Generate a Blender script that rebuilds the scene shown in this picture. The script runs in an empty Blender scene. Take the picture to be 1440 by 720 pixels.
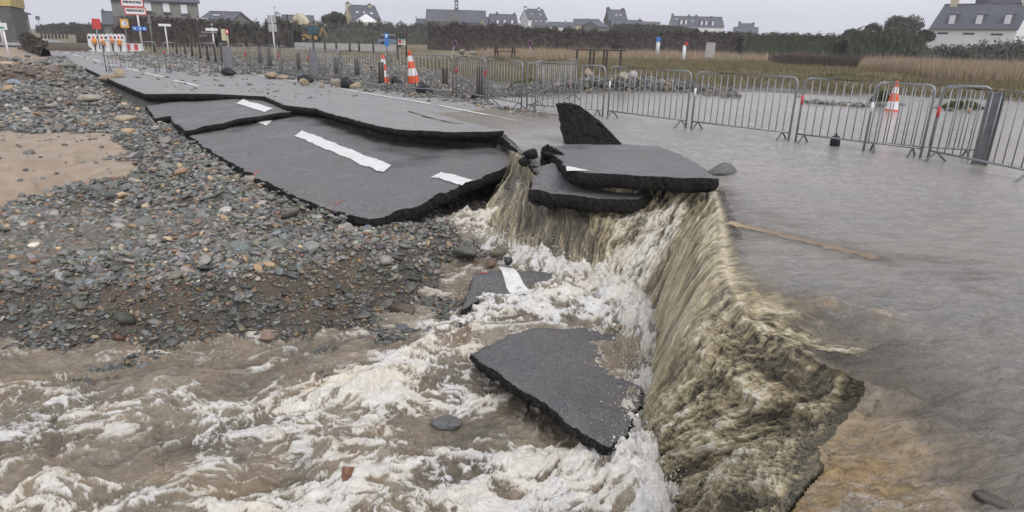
import bpy, bmesh, math, random
import numpy as np
from mathutils import Vector, Matrix
from mathutils.geometry import delaunay_2d_cdt
R = math.radians
random.seed(7)
scene = bpy.context.scene
COL = scene.collection

# ------------------------------------------------------------------ camera, sky, sun, exposure
FPX, PITCH, ROLL, HC = 898.0, 0.3273, 0.0245, 1.60
cp, sp = math.cos(PITCH), math.sin(PITCH)
FWD = np.array([0, cp, -sp]); UP0 = np.array([0, sp, cp]); RT0 = np.array([1.0, 0, 0])
RT = math.cos(ROLL) * RT0 + math.sin(ROLL) * UP0
UP = -math.sin(ROLL) * RT0 + math.cos(ROLL) * UP0
cam_d = bpy.data.cameras.new('camera'); cam = bpy.data.objects.new('camera', cam_d); COL.objects.link(cam)
cam_d.sensor_width = 36; cam_d.lens = FPX / 1440 * 36; cam_d.clip_start = 0.05; cam_d.clip_end = 6000
cam.matrix_world = Matrix(((RT[0], UP[0], -FWD[0], 0), (RT[1], UP[1], -FWD[1], 0), (RT[2], UP[2], -FWD[2], HC), (0, 0, 0, 1)))
scene.camera = cam
scene.render.resolution_x, scene.render.resolution_y = 1024, 512
scene.view_settings.view_transform = 'Standard'; scene.view_settings.look = 'None'
scene.view_settings.exposure = 0.0; scene.view_settings.gamma = 1.0

SUN_EL, SUN_AZ = R(48), R(150)
world = bpy.data.worlds.new("World"); scene.world = world; world.use_nodes = True
wn = world.node_tree; wn.nodes.clear()
def wnode(t, **k):
    n = wn.nodes.new(t)
    for a, b in k.items(): setattr(n, a, b)
    return n
sky = wnode('ShaderNodeTexSky', sky_type='NISHITA', sun_disc=False, sun_elevation=SUN_EL, sun_rotation=SUN_AZ, dust_density=6, air_density=1.2)
hsv = wnode('ShaderNodeHueSaturation'); hsv.inputs['Saturation'].default_value = 0.18
wn.links.new(sky.outputs[0], hsv.inputs['Color'])
tcw = wnode('ShaderNodeTexCoord'); wnz = wnode('ShaderNodeTexNoise'); wnz.inputs['Scale'].default_value = 1.4; wnz.inputs['Detail'].default_value = 4
wmp = wnode('ShaderNodeMapping'); wmp.inputs['Scale'].default_value = (1, 1, 3.0)
wn.links.new(tcw.outputs['Generated'], wmp.inputs[0]); wn.links.new(wmp.outputs[0], wnz.inputs['Vector'])
wrp = wnode('ShaderNodeValToRGB'); e = wrp.color_ramp.elements
e[0].position = 0.36; e[0].color = (7.9, 8.0, 9.0, 1); e[1].position = 0.66; e[1].color = (9.4, 9.5, 10.4, 1)
wn.links.new(wnz.outputs[0], wrp.inputs[0])
wmx = wnode('ShaderNodeMix', data_type='RGBA'); wmx.inputs[0].default_value = 0.88
wn.links.new(hsv.outputs[0], wmx.inputs[6]); wn.links.new(wrp.outputs[0], wmx.inputs[7])
bg = wnode('ShaderNodeBackground'); bg.inputs['Strength'].default_value = 0.10
wo = wnode('ShaderNodeOutputWorld')
wn.links.new(wmx.outputs[2], bg.inputs['Color']); wn.links.new(bg.outputs[0], wo.inputs['Surface'])

sun_d = bpy.data.lights.new('sun', 'SUN'); sun_d.energy = 1.5; sun_d.angle = R(25); sun_d.color = (1, 0.97, 0.93)
sun = bpy.data.objects.new('sun', sun_d); COL.objects.link(sun)
sdir = Vector((math.sin(SUN_AZ) * math.cos(SUN_EL), math.cos(SUN_AZ) * math.cos(SUN_EL), math.sin(SUN_EL)))
sun.rotation_euler = sdir.to_track_quat('Z', 'Y').to_euler()

# ------------------------------------------------------------------ survey helpers
def P(px, py, z=0.0):
    d = (px - 720) / FPX * RT - (py - 360) / FPX * UP + FWD
    return np.array([0, 0, HC]) + d * ((z - HC) / d[2])
def PD(px, py, Y):
    'point seen at px,py lying at depth y = Y'
    d = (px - 720) / FPX * RT - (py - 360) / FPX * UP + FWD
    return np.array([0, 0, HC]) + d * (Y / d[1])
def proj(Q):
    Q = np.atleast_2d(Q); v = Q - np.array([0, 0, HC]); w = v @ FWD
    w = np.where(w < 0.01, 0.01, w)
    return 720 + FPX * (v @ RT) / w, 360 - FPX * (v @ UP) / w, w

# ------------------------------------------------------------------ numpy noise
def _h(ix, iy, seed):
    n = (ix * 374761393 + iy * 668265263 + seed * 1442695041) & 0xFFFFFFFF
    n = ((n ^ (n >> 13)) * 1274126177) & 0xFFFFFFFF
    n = (n ^ (n >> 16)) & 0xFFFFFFFF
    return n.astype(np.float64) / 4294967295.0 * 2 * math.pi
def pnoise(x, y, seed=0):
    x = np.asarray(x, float); y = np.asarray(y, float)
    xi = np.floor(x).astype(np.int64); yi = np.floor(y).astype(np.int64)
    xf = x - xi; yf = y - yi
    u = xf * xf * xf * (xf * (xf * 6 - 15) + 10); v = yf * yf * yf * (yf * (yf * 6 - 15) + 10)
    def g(a, b):
        t = _h(xi + a, yi + b, seed); return np.cos(t) * (xf - a) + np.sin(t) * (yf - b)
    n00, n10, n01, n11 = g(0, 0), g(1, 0), g(0, 1), g(1, 1)
    return ((n00 * (1 - u) + n10 * u) * (1 - v) + (n01 * (1 - u) + n11 * u) * v) * 1.5
def fbm(x, y, o=4, seed=0, gain=0.5, lac=2.03):
    s = 0; a = 1; f = 1; t = 0
    for i in range(o):
        s = s + a * pnoise(x * f, y * f, seed + i * 17); t += a; a *= gain; f *= lac
    return s / t
def ridged(x, y, o=4, seed=0, gain=0.5, lac=2.1):
    s = 0; a = 1; f = 1; t = 0
    for i in range(o):
        s = s + a * (1 - np.abs(pnoise(x * f, y * f, seed + i * 31)) * 2); t += a; a *= gain; f *= lac
    return s / t
def sst(a, b, x):
    t = np.clip((x - a) / (b - a), 0, 1); return t * t * (3 - 2 * t)
def inpoly(x, y, poly):
    x = np.asarray(x, float); y = np.asarray(y, float); c = np.zeros(x.shape, bool)
    n = len(poly)
    for i in range(n):
        x1, y1 = poly[i][0], poly[i][1]; x2, y2 = poly[(i + 1) % n][0], poly[(i + 1) % n][1]
        if y1 == y2: continue
        k = ((y1 > y) != (y2 > y)) & (x < (x2 - x1) * (y - y1) / (y2 - y1) + x1)
        c ^= k
    return c
def polydist(x, y, pl):
    'distance to an open polyline'
    d = np.full(np.shape(x), 1e9)
    for i in range(len(pl) - 1):
        ax, ay = pl[i][0], pl[i][1]; bx, by = pl[i + 1][0] - ax, pl[i + 1][1] - ay
        t = np.clip(((x - ax) * bx + (y - ay) * by) / (bx * bx + by * by + 1e-12), 0, 1)
        d = np.minimum(d, np.hypot(x - ax - t * bx, y - ay - t * by))
    return d
class Shep:
    'inverse distance interpolation, in bearing / log-range so near ground gets finer control'
    def __init__(s, pts, power=3.5):
        w = np.array([P(*p[:3]) for p in pts]); s.v = np.array([p[3] if len(p) > 3 else p[2] for p in pts], float)
        s.t = np.arctan2(w[:, 0], w[:, 1]); s.r = np.log(np.hypot(w[:, 0], w[:, 1])); s.p = power
    def __call__(s, x, y):
        sh = np.shape(x); x = np.ravel(x); y = np.ravel(y)
        t = np.arctan2(x, y); r = np.log(np.hypot(x, y) + 1e-6)
        num = np.zeros(len(x)); den = np.zeros(len(x))
        for a, b, v in zip(s.t, s.r, s.v):
            w = 1.0 / (((t - a) ** 2 + (r - b) ** 2) + 2e-4) ** (s.p / 2); num += w * v; den += w
        return (num / den).reshape(sh)

# ------------------------------------------------------------------ object helpers
def tag(o, label=None, cat=None, group=None, kind=None):
    if label: o['label'] = label
    if cat: o['category'] = cat
    if group: o['group'] = group
    if kind: o['kind'] = kind
    return o
def link(name, me, parent=None, mat=None):
    o = bpy.data.objects.new(name, me); COL.objects.link(o)
    if parent is not None: o.parent = parent
    if mat is not None:
        me.materials.clear(); me.materials.append(mat)
    return o
def empty(name, loc=(0, 0, 0), rz=0, label=None, cat=None, group=None):
    o = bpy.data.objects.new(name, None); COL.objects.link(o); o.location = loc; o.rotation_euler = (0, 0, rz)
    return tag(o, label, cat, group)
def npmesh(name, V, F, smooth=True):
    'V (n,3), F (m,3) or (m,4) arrays'
    me = bpy.data.meshes.new(name); V = np.asarray(V, np.float32); F = np.asarray(F, np.int32)
    k = F.shape[1]; me.vertices.add(len(V)); me.vertices.foreach_set('co', V.ravel())
    me.loops.add(F.size); me.loops.foreach_set('vertex_index', F.ravel())
    me.polygons.add(len(F)); me.polygons.foreach_set('loop_start', np.arange(0, F.size, k, dtype=np.int32))
    me.polygons.foreach_set('loop_total', np.full(len(F), k, np.int32))
    me.polygons.foreach_set('use_smooth', np.full(len(F), smooth))
    me.update(calc_edges=True); return me
def vattr(me, name, vals):
    vals = np.asarray(vals, np.float32)
    if vals.ndim == 1:
        a = me.attributes.new(name, 'FLOAT', 'POINT'); a.data.foreach_set('value', vals)
    else:
        a = me.attributes.new(name, 'FLOAT_COLOR', 'POINT')
        if vals.shape[1] == 3: vals = np.hstack([vals, np.ones((len(vals), 1), np.float32)])
        a.data.foreach_set('color', vals.ravel())
class MB:
    'collects simple shapes into ONE mesh'
    def __init__(s): s.v = []; s.f = []
    def add(s, V, F):
        o = len(s.v); s.v += [tuple(map(float, v)) for v in V]; s.f += [tuple(i + o for i in f) for f in F]; return s
    def box(s, a, b, rz=0, c=None):
        x0, y0, z0 = a; x1, y1, z1 = b
        V = [(x0, y0, z0), (x1, y0, z0), (x1, y1, z0), (x0, y1, z0), (x0, y0, z1), (x1, y0, z1), (x1, y1, z1), (x0, y1, z1)]
        return s.add(V, [(0, 3, 2, 1), (4, 5, 6, 7), (0, 1, 5, 4), (1, 2, 6, 5), (2, 3, 7, 6), (3, 0, 4, 7)])
    def tube(s, pts, r, n=8, r2=None, cap=True):
        pts = [Vector(p) for p in pts]; m = len(pts); rings = []; V = []
        up = None
        for i, p in enumerate(pts):
            t = (pts[min(i + 1, m - 1)] - pts[max(i - 1, 0)]).normalized()
            if up is None: up = Vector((0, 0, 1)) if abs(t.z) < 0.9 else Vector((1, 0, 0))
            a = t.cross(up).normalized(); b = t.cross(a).normalized(); up = -b if False else up
            rr = r if r2 is None else r + (r2 - r) * i / (m - 1)
            for k in range(n):
                an = 2 * math.pi * k / n; V.append(p + a * math.cos(an) * rr + b * math.sin(an) * rr)
        F = [(i * n + k, i * n + (k + 1) % n, (i + 1) * n + (k + 1) % n, (i + 1) * n + k) for i in range(m - 1) for k in range(n)]
        if cap: F += [tuple(range(n)), tuple(reversed(range((m - 1) * n, m * n)))]
        return s.add(V, F)
    def lathe(s, prof, n=16, c=(0, 0, 0)):
        V = [(c[0] + r * math.cos(2 * math.pi * k / n), c[1] + r * math.sin(2 * math.pi * k / n), c[2] + z) for r, z in prof for k in range(n)]
        F = [(i * n + k, i * n + (k + 1) % n, (i + 1) * n + (k + 1) % n, (i + 1) * n + k) for i in range(len(prof) - 1) for k in range(n)]
        F += [tuple(reversed(range(n))), tuple(range((len(prof) - 1) * n, len(prof) * n))]
        return s.add(V, F)
    def prism(s, poly, y0, y1):
        'polygon in x,z extruded along y'
        n = len(poly); V = [(x, y0, z) for x, z in poly] + [(x, y1, z) for x, z in poly]
        F = [tuple(range(n)), tuple(reversed(range(n, 2 * n)))] + [(i, i + n, (i + 1) % n + n, (i + 1) % n) for i in range(n)]
        return s.add(V, F)
    def mesh(s, name='m', smooth=False):
        me = bpy.data.meshes.new(name); me.from_pydata(s.v, [], s.f); me.update()
        bm = bmesh.new(); bm.from_mesh(me); bmesh.ops.recalc_face_normals(bm, faces=bm.faces); bm.to_mesh(me); bm.free()
        if smooth: me.polygons.foreach_set('use_smooth', [True] * len(me.polygons))
        return me
    def build(s, name, mat, parent=None, smooth=False):
        return link(name, s.mesh(name, smooth), parent, mat)
def copy_tree(o, parent=None):
    c = o.copy(); COL.objects.link(c); c.parent = parent
    for ch in [x for x in COL.objects if x.parent == o]:
        copy_tree(ch, c)
    return c

# ------------------------------------------------------------------ materials
class NT:
    def __init__(s, name):
        s.m = bpy.data.materials.new(name); s.m.use_nodes = True; s.t = s.m.node_tree; s.t.nodes.clear()
        s.out = s.n('ShaderNodeOutputMaterial'); s.b = s.n('ShaderNodeBsdfPrincipled'); s.l(s.b.outputs[0], s.out.inputs['Surface'])
    def n(s, t, **k):
        n = s.t.nodes.new(t)
        for a, b in k.items(): setattr(n, a, b)
        return n
    def l(s, a, b): s.t.links.new(a, b)
    def pos(s, scale=(1, 1, 1)):
        g = s.n('ShaderNodeNewGeometry'); m = s.n('ShaderNodeMapping'); m.inputs['Scale'].default_value = scale
        s.l(g.outputs['Position'], m.inputs[0]); return m.outputs[0]
    def obj(s, scale=(1, 1, 1)):
        g = s.n('ShaderNodeTexCoord'); m = s.n('ShaderNodeMapping'); m.inputs['Scale'].default_value = scale
        s.l(g.outputs['Object'], m.inputs[0]); return m.outputs[0]
    def noise(s, vec, scale, detail=4, rough=0.55, dist=0):
        n = s.n('ShaderNodeTexNoise'); n.inputs['Scale'].default_value = scale; n.inputs['Detail'].default_value = detail
        n.inputs['Roughness'].default_value = rough; n.inputs['Distortion'].default_value = dist; s.l(vec, n.inputs['Vector']); return n.outputs[0]
    def ramp(s, fac, stops):
        r = s.n('ShaderNodeValToRGB'); s.l(fac, r.inputs[0]); el = r.color_ramp.elements
        while len(el) < len(stops): el.new(0.5)
        for e_, (p_, c_) in zip(el, stops):
            e_.position = p_; e_.color = (*c_, 1) if len(c_) == 3 else c_
        return r.outputs[0]
    def mix(s, f, a, b, mode='MIX'):
        m = s.n('ShaderNodeMix', data_type='RGBA', blend_type=mode)
        for inp, v in ((0, f), (6, a), (7, b)):
            if isinstance(v, (int, float)): m.inputs[inp].default_value = v
            elif isinstance(v, tuple): m.inputs[inp].default_value = (*v, 1)
            else: s.l(v, m.inputs[inp])
        return m.outputs[2]
    def math(s, op, a, b=None, clamp=False):
        m = s.n('ShaderNodeMath', operation=op, use_clamp=clamp)
        for i, v in enumerate((a, b)):
            if v is None: continue
            if isinstance(v, (int, float)): m.inputs[i].default_value = v
            else: s.l(v, m.inputs[i])
        return m.outputs[0]
    def attr(s, name, out='Fac'):
        a = s.n('ShaderNodeAttribute', attribute_name=name); return a.outputs[out]
    def base(s, c):
        if isinstance(c, tuple): s.b.inputs['Base Color'].default_value = (*c, 1)
        else: s.l(c, s.b.inputs['Base Color'])
    def rough(s, v):
        if isinstance(v, (int, float)): s.b.inputs['Roughness'].default_value = v
        else: s.l(v, s.b.inputs['Roughness'])
    def bump(s, h, strength=0.3, dist=0.01, normal=None):
        b = s.n('ShaderNodeBump'); b.inputs['Strength'].default_value = strength; b.inputs['Distance'].default_value = dist
        s.l(h, b.inputs['Height'])
        if normal is not None: s.l(normal, b.inputs['Normal'])
        s.l(b.outputs[0], s.b.inputs['Normal']); return b.outputs[0]
def simple(name, c, rough=0.6, var=0.25, scale=6, metal=0, bump=0.15, c2=None):
    t = NT(name); v = t.obj(); n = t.noise(v, scale, 5)
    c2 = c2 or tuple(max(0, x * (1 - var)) for x in c)
    t.base(t.ramp(n, [(0.3, c2), (0.7, c)])); t.rough(rough); t.b.inputs['Metallic'].default_value = metal
    if bump: t.bump(t.noise(v, scale * 4, 3), bump, 0.01)
    return t.m
M = {}
# asphalt, three wear states
def asphalt(name, base, wetscale=1.0):
    t = NT(name); v = t.pos()
    g = t.noise(v, 75, 4, 0.9); big = t.noise(v, 1.3, 5, 0.6); mid = t.noise(v, 14, 4, 0.6)
    c = t.ramp(g, [(0.36, tuple(b * 0.28 for b in base)), (0.50, tuple(b * .92 for b in base)), (0.62, tuple(min(1, b * 2.3) for b in base)), (0.72, tuple(min(1, b * 3.4) for b in base))])
    c = t.mix(0.5, c, t.ramp(mid, [(0.3, (0.62, 0.62, 0.62)), (0.7, (1.15, 1.15, 1.15))]), 'MULTIPLY')
    c = t.mix(0.75, c, t.ramp(big, [(0.32, (0.55, 0.55, 0.57)), (0.50, (0.95, .94, .93)), (0.68, (1.2, 1.17, 1.12))]), 'MULTIPLY')
    mudn = t.noise(v, 2.7, 6, 0.7); c = t.mix(t.ramp(mudn, [(0.50, (0,) * 3), (0.72, (0.55,) * 3)]), c, (0.17, 0.145, 0.115))
    t.base(c); t.rough(t.ramp(big, [(0.35, (0.30,) * 3), (0.60, (0.8,) * 3)])); t.b.inputs['Specular IOR Level'].default_value = 0.5
    t.bump(g, 0.8, 0.008); return t.m
M['asphalt'] = asphalt('asphalt_worn', (0.150, 0.148, 0.151))
M['asphalt_light'] = asphalt('asphalt_weathered', (0.275, 0.27, 0.265))
M['asphalt_wet'] = asphalt('asphalt_wet', (0.125, 0.124, 0.127))
def bitumen():
    t = NT('broken_asphalt_edge'); v = t.pos(); n = t.noise(v, 60, 4, 0.7); vo = t.n('ShaderNodeTexVoronoi'); vo.inputs['Scale'].default_value = 70; t.l(v, vo.inputs['Vector'])
    t.base(t.ramp(n, [(0.35, (0.005, 0.005, 0.005)), (0.52, (0.022, 0.021, 0.019)), (0.64, (0.06, 0.055, 0.048)), (0.8, (0.13, 0.12, 0.10))])); t.rough(0.85)
    t.b.inputs['Specular IOR Level'].default_value = 0.25
    t.bump(vo.outputs['Distance'], 1.0, 0.022); return t.m
M['bitumen'] = bitumen()
def paint(name, c, dirt=(0.35, 0.34, 0.31)):
    t = NT(name); v = t.pos(); n = t.noise(v, 90, 5, 0.75); k = t.noise(v, 9, 5, 0.7)
    c1 = t.mix(t.ramp(n, [(0.30, (0.75,) * 3), (0.42, (0,) * 3)]), c, (0.12, 0.12, 0.12))
    t.base(t.mix(t.ramp(k, [(0.35, (0.35,) * 3), (0.6, (0,) * 3)]), c1, dirt)); t.rough(0.6); t.bump(n, 0.3, 0.003); return t.m
M['line_white'] = paint('road_paint_white', (0.78, 0.77, 0.75))
M['line_orange'] = paint('road_paint_faded_yellow', (0.95, 0.70, 0.45), (0.70, 0.52, 0.34))
M['line_red'] = paint('spray_red', (0.55, 0.10, 0.08), (0.2, 0.1, 0.1))
def pebble_mat():
    t = NT('pebble_stone'); g = t.n('ShaderNodeNewGeometry'); a = t.attr('pcol', 'Color'); v = t.obj()
    n = t.noise(v, 28, 5, 0.6); st = t.noise(t.obj((8, 8, 60)), 3, 3)
    c = t.mix(0.8, a, t.ramp(n, [(0.3, (0.55, 0.55, 0.56)), (0.7, (1.3, 1.28, 1.24))]), 'MULTIPLY')
    c = t.mix(0.25, c, t.ramp(st, [(0.35, (0.6,) * 3), (0.7, (1.4,) * 3)]), 'MULTIPLY')
    t.base(c); t.rough(t.ramp(n, [(0.35, (0.38,) * 3), (0.7, (0.7,) * 3)])); t.bump(n, 0.35, 0.006); return t.m
M['pebble'] = pebble_mat()
def ground_mat():
    t = NT('ground_soil'); v = t.pos()
    sand = t.attr('sand'); grass = t.attr('grass'); soil = t.attr('soil')
    f = t.noise(v, 55, 5, 0.75); m_ = t.noise(v, 3.5, 5, 0.6); b = t.noise(v, 0.35, 4)
    gravel = t.ramp(f, [(0.3, (0.028, 0.027, 0.025)), (0.5, (0.085, 0.078, 0.068)), (0.72, (0.20, 0.185, 0.16))])
    sandc = t.mix(t.ramp(m_, [(0.3, (0,) * 3), (0.7, (1,) * 3)]), (0.30, 0.235, 0.175), (0.42, 0.335, 0.255))
    soilc = t.mix(t.ramp(f, [(0.3, (0,) * 3), (0.7, (1,) * 3)]), (0.04, 0.033, 0.025), (0.19, 0.155, 0.118))
    gr = t.mix(t.ramp(m_, [(0.3, (0,) * 3), (0.65, (1,) * 3)]), (0.105, 0.105, 0.05), (0.20, 0.17, 0.095))
    gr = t.mix(t.ramp(b, [(0.35, (0,) * 3), (0.7, (0.6,) * 3)]), gr, (0.22, 0.18, 0.11))
    c = t.mix(soil, gravel, soilc); c = t.mix(sand, c, sandc); c = t.mix(grass, c, gr)
    t.base(c); t.rough(0.85); t.bump(f, 0.6, 0.02); return t.m
M['ground'] = ground_mat()
def flood_mat():
    t = NT('flood_water'); v = t.pos()
    g1 = t.noise(t.pos((1.0, 2.8, 1)), 4.6, 6, 0.66, 0.5); g2 = t.noise(t.pos((1, 2.6, 1)), 13, 5, 0.66, 0.5); mud = t.noise(v, 0.9, 5, 0.65, 0.8)
    foam = t.attr('foam'); tone = t.attr('mud')
    c = t.mix(t.math('MULTIPLY', t.ramp(mud, [(0.35, (0.2,) * 3), (0.7, (1,) * 3)]), 1.0), (0.325, 0.315, 0.298), (0.405, 0.375, 0.33))
    c = t.mix(tone, c, t.mix(t.ramp(g2, [(.35, (0,) * 3), (.65, (1,) * 3)]), (0.20, 0.15, 0.085), (0.50, 0.35, 0.18)))
    fn = t.noise(v, 45, 5, 0.75)
    ff = t.math('MULTIPLY', foam, t.ramp(fn, [(0.42, (0,) * 3), (0.62, (1,) * 3)]))
    c = t.mix(ff, c, (0.62, 0.60, 0.55))
    t.base(c); t.rough(t.ramp(ff, [(0, (0.07,) * 3), (1, (0.6,) * 3)])); t.b.inputs['IOR'].default_value = 1.33
    h = t.math('ADD', t.math('MULTIPLY', g1, 1.0), t.math('MULTIPLY', g2, 0.55))
    bb = t.n('ShaderNodeBump'); bb.inputs['Distance'].default_value = 0.075; t.l(h, bb.inputs['Height']); t.l(t.attr('near'), bb.inputs['Strength']); t.l(bb.outputs[0], t.b.inputs['Normal'])
    tr = t.n('ShaderNodeBsdfTransparent'); tr.inputs[0].default_value = (0.94, 0.90, 0.83, 1); mx = t.n('ShaderNodeMixShader')
    al = t.attr('opac'); t.l(al, mx.inputs[0]); t.l(tr.outputs[0], mx.inputs[1]); t.l(t.b.outputs[0], mx.inputs[2]); t.l(mx.outputs[0], t.out.inputs['Surface'])
    return t.m
M['flood'] = flood_mat()
def pool_mat(name, fall=False):
    t = NT(name); v = t.pos()
    foam = t.attr('foam'); tone = t.attr('tone'); n = t.noise(v, 30, 7, 0.8, 0.9); n2 = t.noise(v, 120, 3, 0.7); big = t.noise(v, 1.6, 4, 0.6, 0.6)
    if fall:
        def fuv(sc):
            m = t.n('ShaderNodeMapping'); m.inputs['Scale'].default_value = sc; t.l(t.attr('fuv', 'Vector'), m.inputs[0]); return m.outputs[0]
        rocky = t.attr('rocky')
        s1 = t.noise(fuv((34, 2.4, 1)), 1.0, 5, 0.65, 0.5); s2 = t.noise(fuv((95, 7, 1)), 1.0, 3, 0.6, 0.3)
        cr = t.noise(fuv((20, 8.5, 1)), 1.0, 6, 0.70, 0.8); crf = t.math('SUBTRACT', 1.0, t.math('MULTIPLY', t.math('ABSOLUTE', t.math('SUBTRACT', cr, 0.5)), 7.0), True)
        st = t.math('ADD', t.math('MULTIPLY', s1, 0.65), t.math('MULTIPLY', s2, 0.35))
        fine = t.mix(rocky, st, t.math('ADD', t.math('MULTIPLY', crf, 0.38), t.math('MULTIPLY', cr, 0.62)))
        k = t.math('ADD', t.math('MULTIPLY', tone, 0.72), t.math('MULTIPLY', t.math('SUBTRACT', fine, 0.46), 1.5), True)
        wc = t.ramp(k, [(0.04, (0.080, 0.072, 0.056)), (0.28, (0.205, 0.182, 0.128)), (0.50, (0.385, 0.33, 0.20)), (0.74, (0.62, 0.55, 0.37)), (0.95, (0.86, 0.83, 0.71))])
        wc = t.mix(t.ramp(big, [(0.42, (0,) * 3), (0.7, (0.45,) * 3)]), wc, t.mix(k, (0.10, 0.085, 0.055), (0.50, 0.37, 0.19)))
        f = t.math('ADD', foam, t.math('MULTIPLY', t.math('SUBTRACT', t.mix(rocky, s1, n), 0.5), 1.3))
        f = t.ramp(f, [(0.36, (0,) * 3), (0.58, (0.4,) * 3), (0.9, (1,) * 3)])
    else:
        w1 = t.noise(t.pos((1, 1.7, 1)), 9, 6, 0.68, 0.8)
        tn = t.math('ADD', t.math('MULTIPLY', tone, 0.7), t.math('MULTIPLY', t.math('SUBTRACT', w1, 0.38), 1.2), True)
        wc = t.mix(tn, (0.118, 0.104, 0.080), (0.38, 0.33, 0.25))
        wc = t.mix(t.ramp(big, [(0.44, (0,) * 3), (0.70, (0.6,) * 3)]), wc, (0.30, 0.215, 0.14))
        f = t.math('ADD', t.math('MULTIPLY', foam, 0.93), t.math('ADD', t.math('MULTIPLY', t.math('SUBTRACT', n, 0.5), 0.75), t.math('MULTIPLY', t.math('SUBTRACT', n2, 0.5), 0.55)))
        f = t.ramp(f, [(0.10, (0,) * 3), (0.34, (0.22,) * 3), (0.62, (0.66,) * 3), (0.95, (1,) * 3)])
    fc = t.mix(t.ramp(big, [(0.35, (0,) * 3), (0.7, (1,) * 3)]), (0.83, 0.825, 0.81), (0.80, 0.74, 0.60))
    c = t.mix(f, wc, fc); t.base(c)
    t.rough(t.ramp(f, [(0.0, (0.06,) * 3), (0.7, (0.55,) * 3)])); t.b.inputs['IOR'].default_value = 1.36
    if fall:
        t.bump(t.math('ADD', fine, t.math('MULTIPLY', n2, 0.15)), 0.75, 0.028)
        tr = t.n('ShaderNodeBsdfTransparent'); mx = t.n('ShaderNodeMixShader'); t.l(t.attr('body'), mx.inputs[0]); t.l(tr.outputs[0], mx.inputs[1]); t.l(t.b.outputs[0], mx.inputs[2]); t.l(mx.outputs[0], t.out.inputs['Surface'])
    else:
        b1 = t.n('ShaderNodeBump'); b1.inputs['Strength'].default_value = 0.8; b1.inputs['Distance'].default_value = 0.05; t.l(w1, b1.inputs['Height'])
        t.bump(t.math('ADD', n, t.math('MULTIPLY', n2, 0.3)), 0.32, 0.016, b1.outputs[0])
    return t.m
M['pool'] = pool_mat('torrent_water'); M['fall'] = pool_mat('falling_water', True)
M['steel'] = simple('galvanised_steel', (0.36, 0.37, 0.38), 0.45, 0.35, 14, 0.55, 0.05)
M['steel_dark'] = simple('dull_steel', (0.20, 0.205, 0.21), 0.5, 0.4, 12, 0.5, 0.05)
M['red_tape'] = simple('red_reflector', (0.62, 0.05, 0.06), 0.4, 0.2)
M['white_tape'] = simple('white_reflector', (0.78, 0.78, 0.80), 0.4, 0.1)
M['cone_orange'] = simple('cone_orange', (0.85, 0.10, 0.025), 0.45, 0.15)
M['rubber'] = simple('black_rubber', (0.012, 0.012, 0.014), 0.55, 0.4)
M['wood_dark'] = simple('weathered_wood', (0.085, 0.072, 0.055), 0.85, 0.5, 9)
M['slate'] = simple('slate_roof', (0.105, 0.11, 0.13), 0.6, 0.3, 1.4)
M['stone_grey'] = simple('grey_stone_wall', (0.22, 0.215, 0.195), 0.9, 0.35, 2)
M['stone_dark'] = simple('dark_stone_wall', (0.15, 0.145, 0.135), 0.9, 0.4, 2)
M['render_white'] = simple('white_render', (0.80, 0.81, 0.80), 0.85, 0.08, 1)
M['render_cream'] = simple('cream_render', (0.62, 0.56, 0.40), 0.85, 0.12, 1)
M['render_yellow'] = simple('yellow_render', (0.52, 0.42, 0.17), 0.85, 0.15, 1)
M['render_grey'] = simple('grey_render', (0.245, 0.24, 0.215), 0.85, 0.15, 1.2)
M['glass'] = simple('dark_window_glass', (0.04, 0.045, 0.055), 0.1, 0.2, 1, 0, 0)
M['shutter_white'] = simple('white_shutter', (0.78, 0.78, 0.80), 0.5, 0.06)
M['frame_brown'] = simple('brown_lintel', (0.10, 0.075, 0.065), 0.7, 0.2)
M['sign_white'] = simple('sign_white', (0.80, 0.80, 0.80), 0.4, 0.05)
M['sign_red'] = simple('sign_red', (0.62, 0.05, 0.05), 0.4, 0.08)
M['sign_blue'] = simple('sign_blue', (0.05, 0.20, 0.62), 0.4, 0.08)
M['sign_green'] = simple('sign_green', (0.05, 0.30, 0.22), 0.4, 0.08)
M['sign_yellow'] = simple('sign_yellow', (0.70, 0.42, 0.10), 0.4, 0.1)
M['sign_purple'] = simple('faded_sign_rim', (0.26, 0.10, 0.20), 0.5, 0.1)
M['sign_black'] = simple('sign_black', (0.02, 0.02, 0.025), 0.4, 0.1)
M['digger'] = simple('digger_yellow', (0.42, 0.26, 0.08), 0.45, 0.2)
M['car_blue'] = simple('car_paint_grey_blue', (0.16, 0.22, 0.32), 0.3, 0.1)
M['glass_teal'] = simple('cab_glass', (0.05, 0.13, 0.16), 0.12, 0.2, 1, 0, 0)
M['concrete'] = simple('pale_concrete', (0.42, 0.42, 0.41), 0.85, 0.2, 3)
M['orange_lamp'] = simple('orange_lamp_plastic', (0.80, 0.30, 0.05), 0.4, 0.1)
def leafmat(name, a, b, c):
    t = NT(name); v = t.pos(); n = t.noise(v, 0.9, 5, 0.7); k = t.noise(v, 7, 3, 0.7); g = t.attr('lv')
    col = t.mix(t.ramp(n, [(0.35, (0,) * 3), (0.65, (1,) * 3)]), a, b); col = t.mix(t.math('MULTIPLY', g, 0.8), col, c)
    t.base(col); t.rough(0.8); t.b.inputs['Specular IOR Level'].default_value = 0.2; return t.m
M['hedge'] = leafmat('winter_hedge', (0.050, 0.045, 0.038), (0.085, 0.070, 0.056), (0.090, 0.088, 0.060))
M['hedge_red'] = leafmat('russet_hedge', (0.052, 0.042, 0.037), (0.095, 0.066, 0.058), (0.10, 0.085, 0.066))
M['leaf'] = leafmat('evergreen_leaf', (0.035, 0.050, 0.022), (0.075, 0.085, 0.040), (0.12, 0.12, 0.07))
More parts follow.
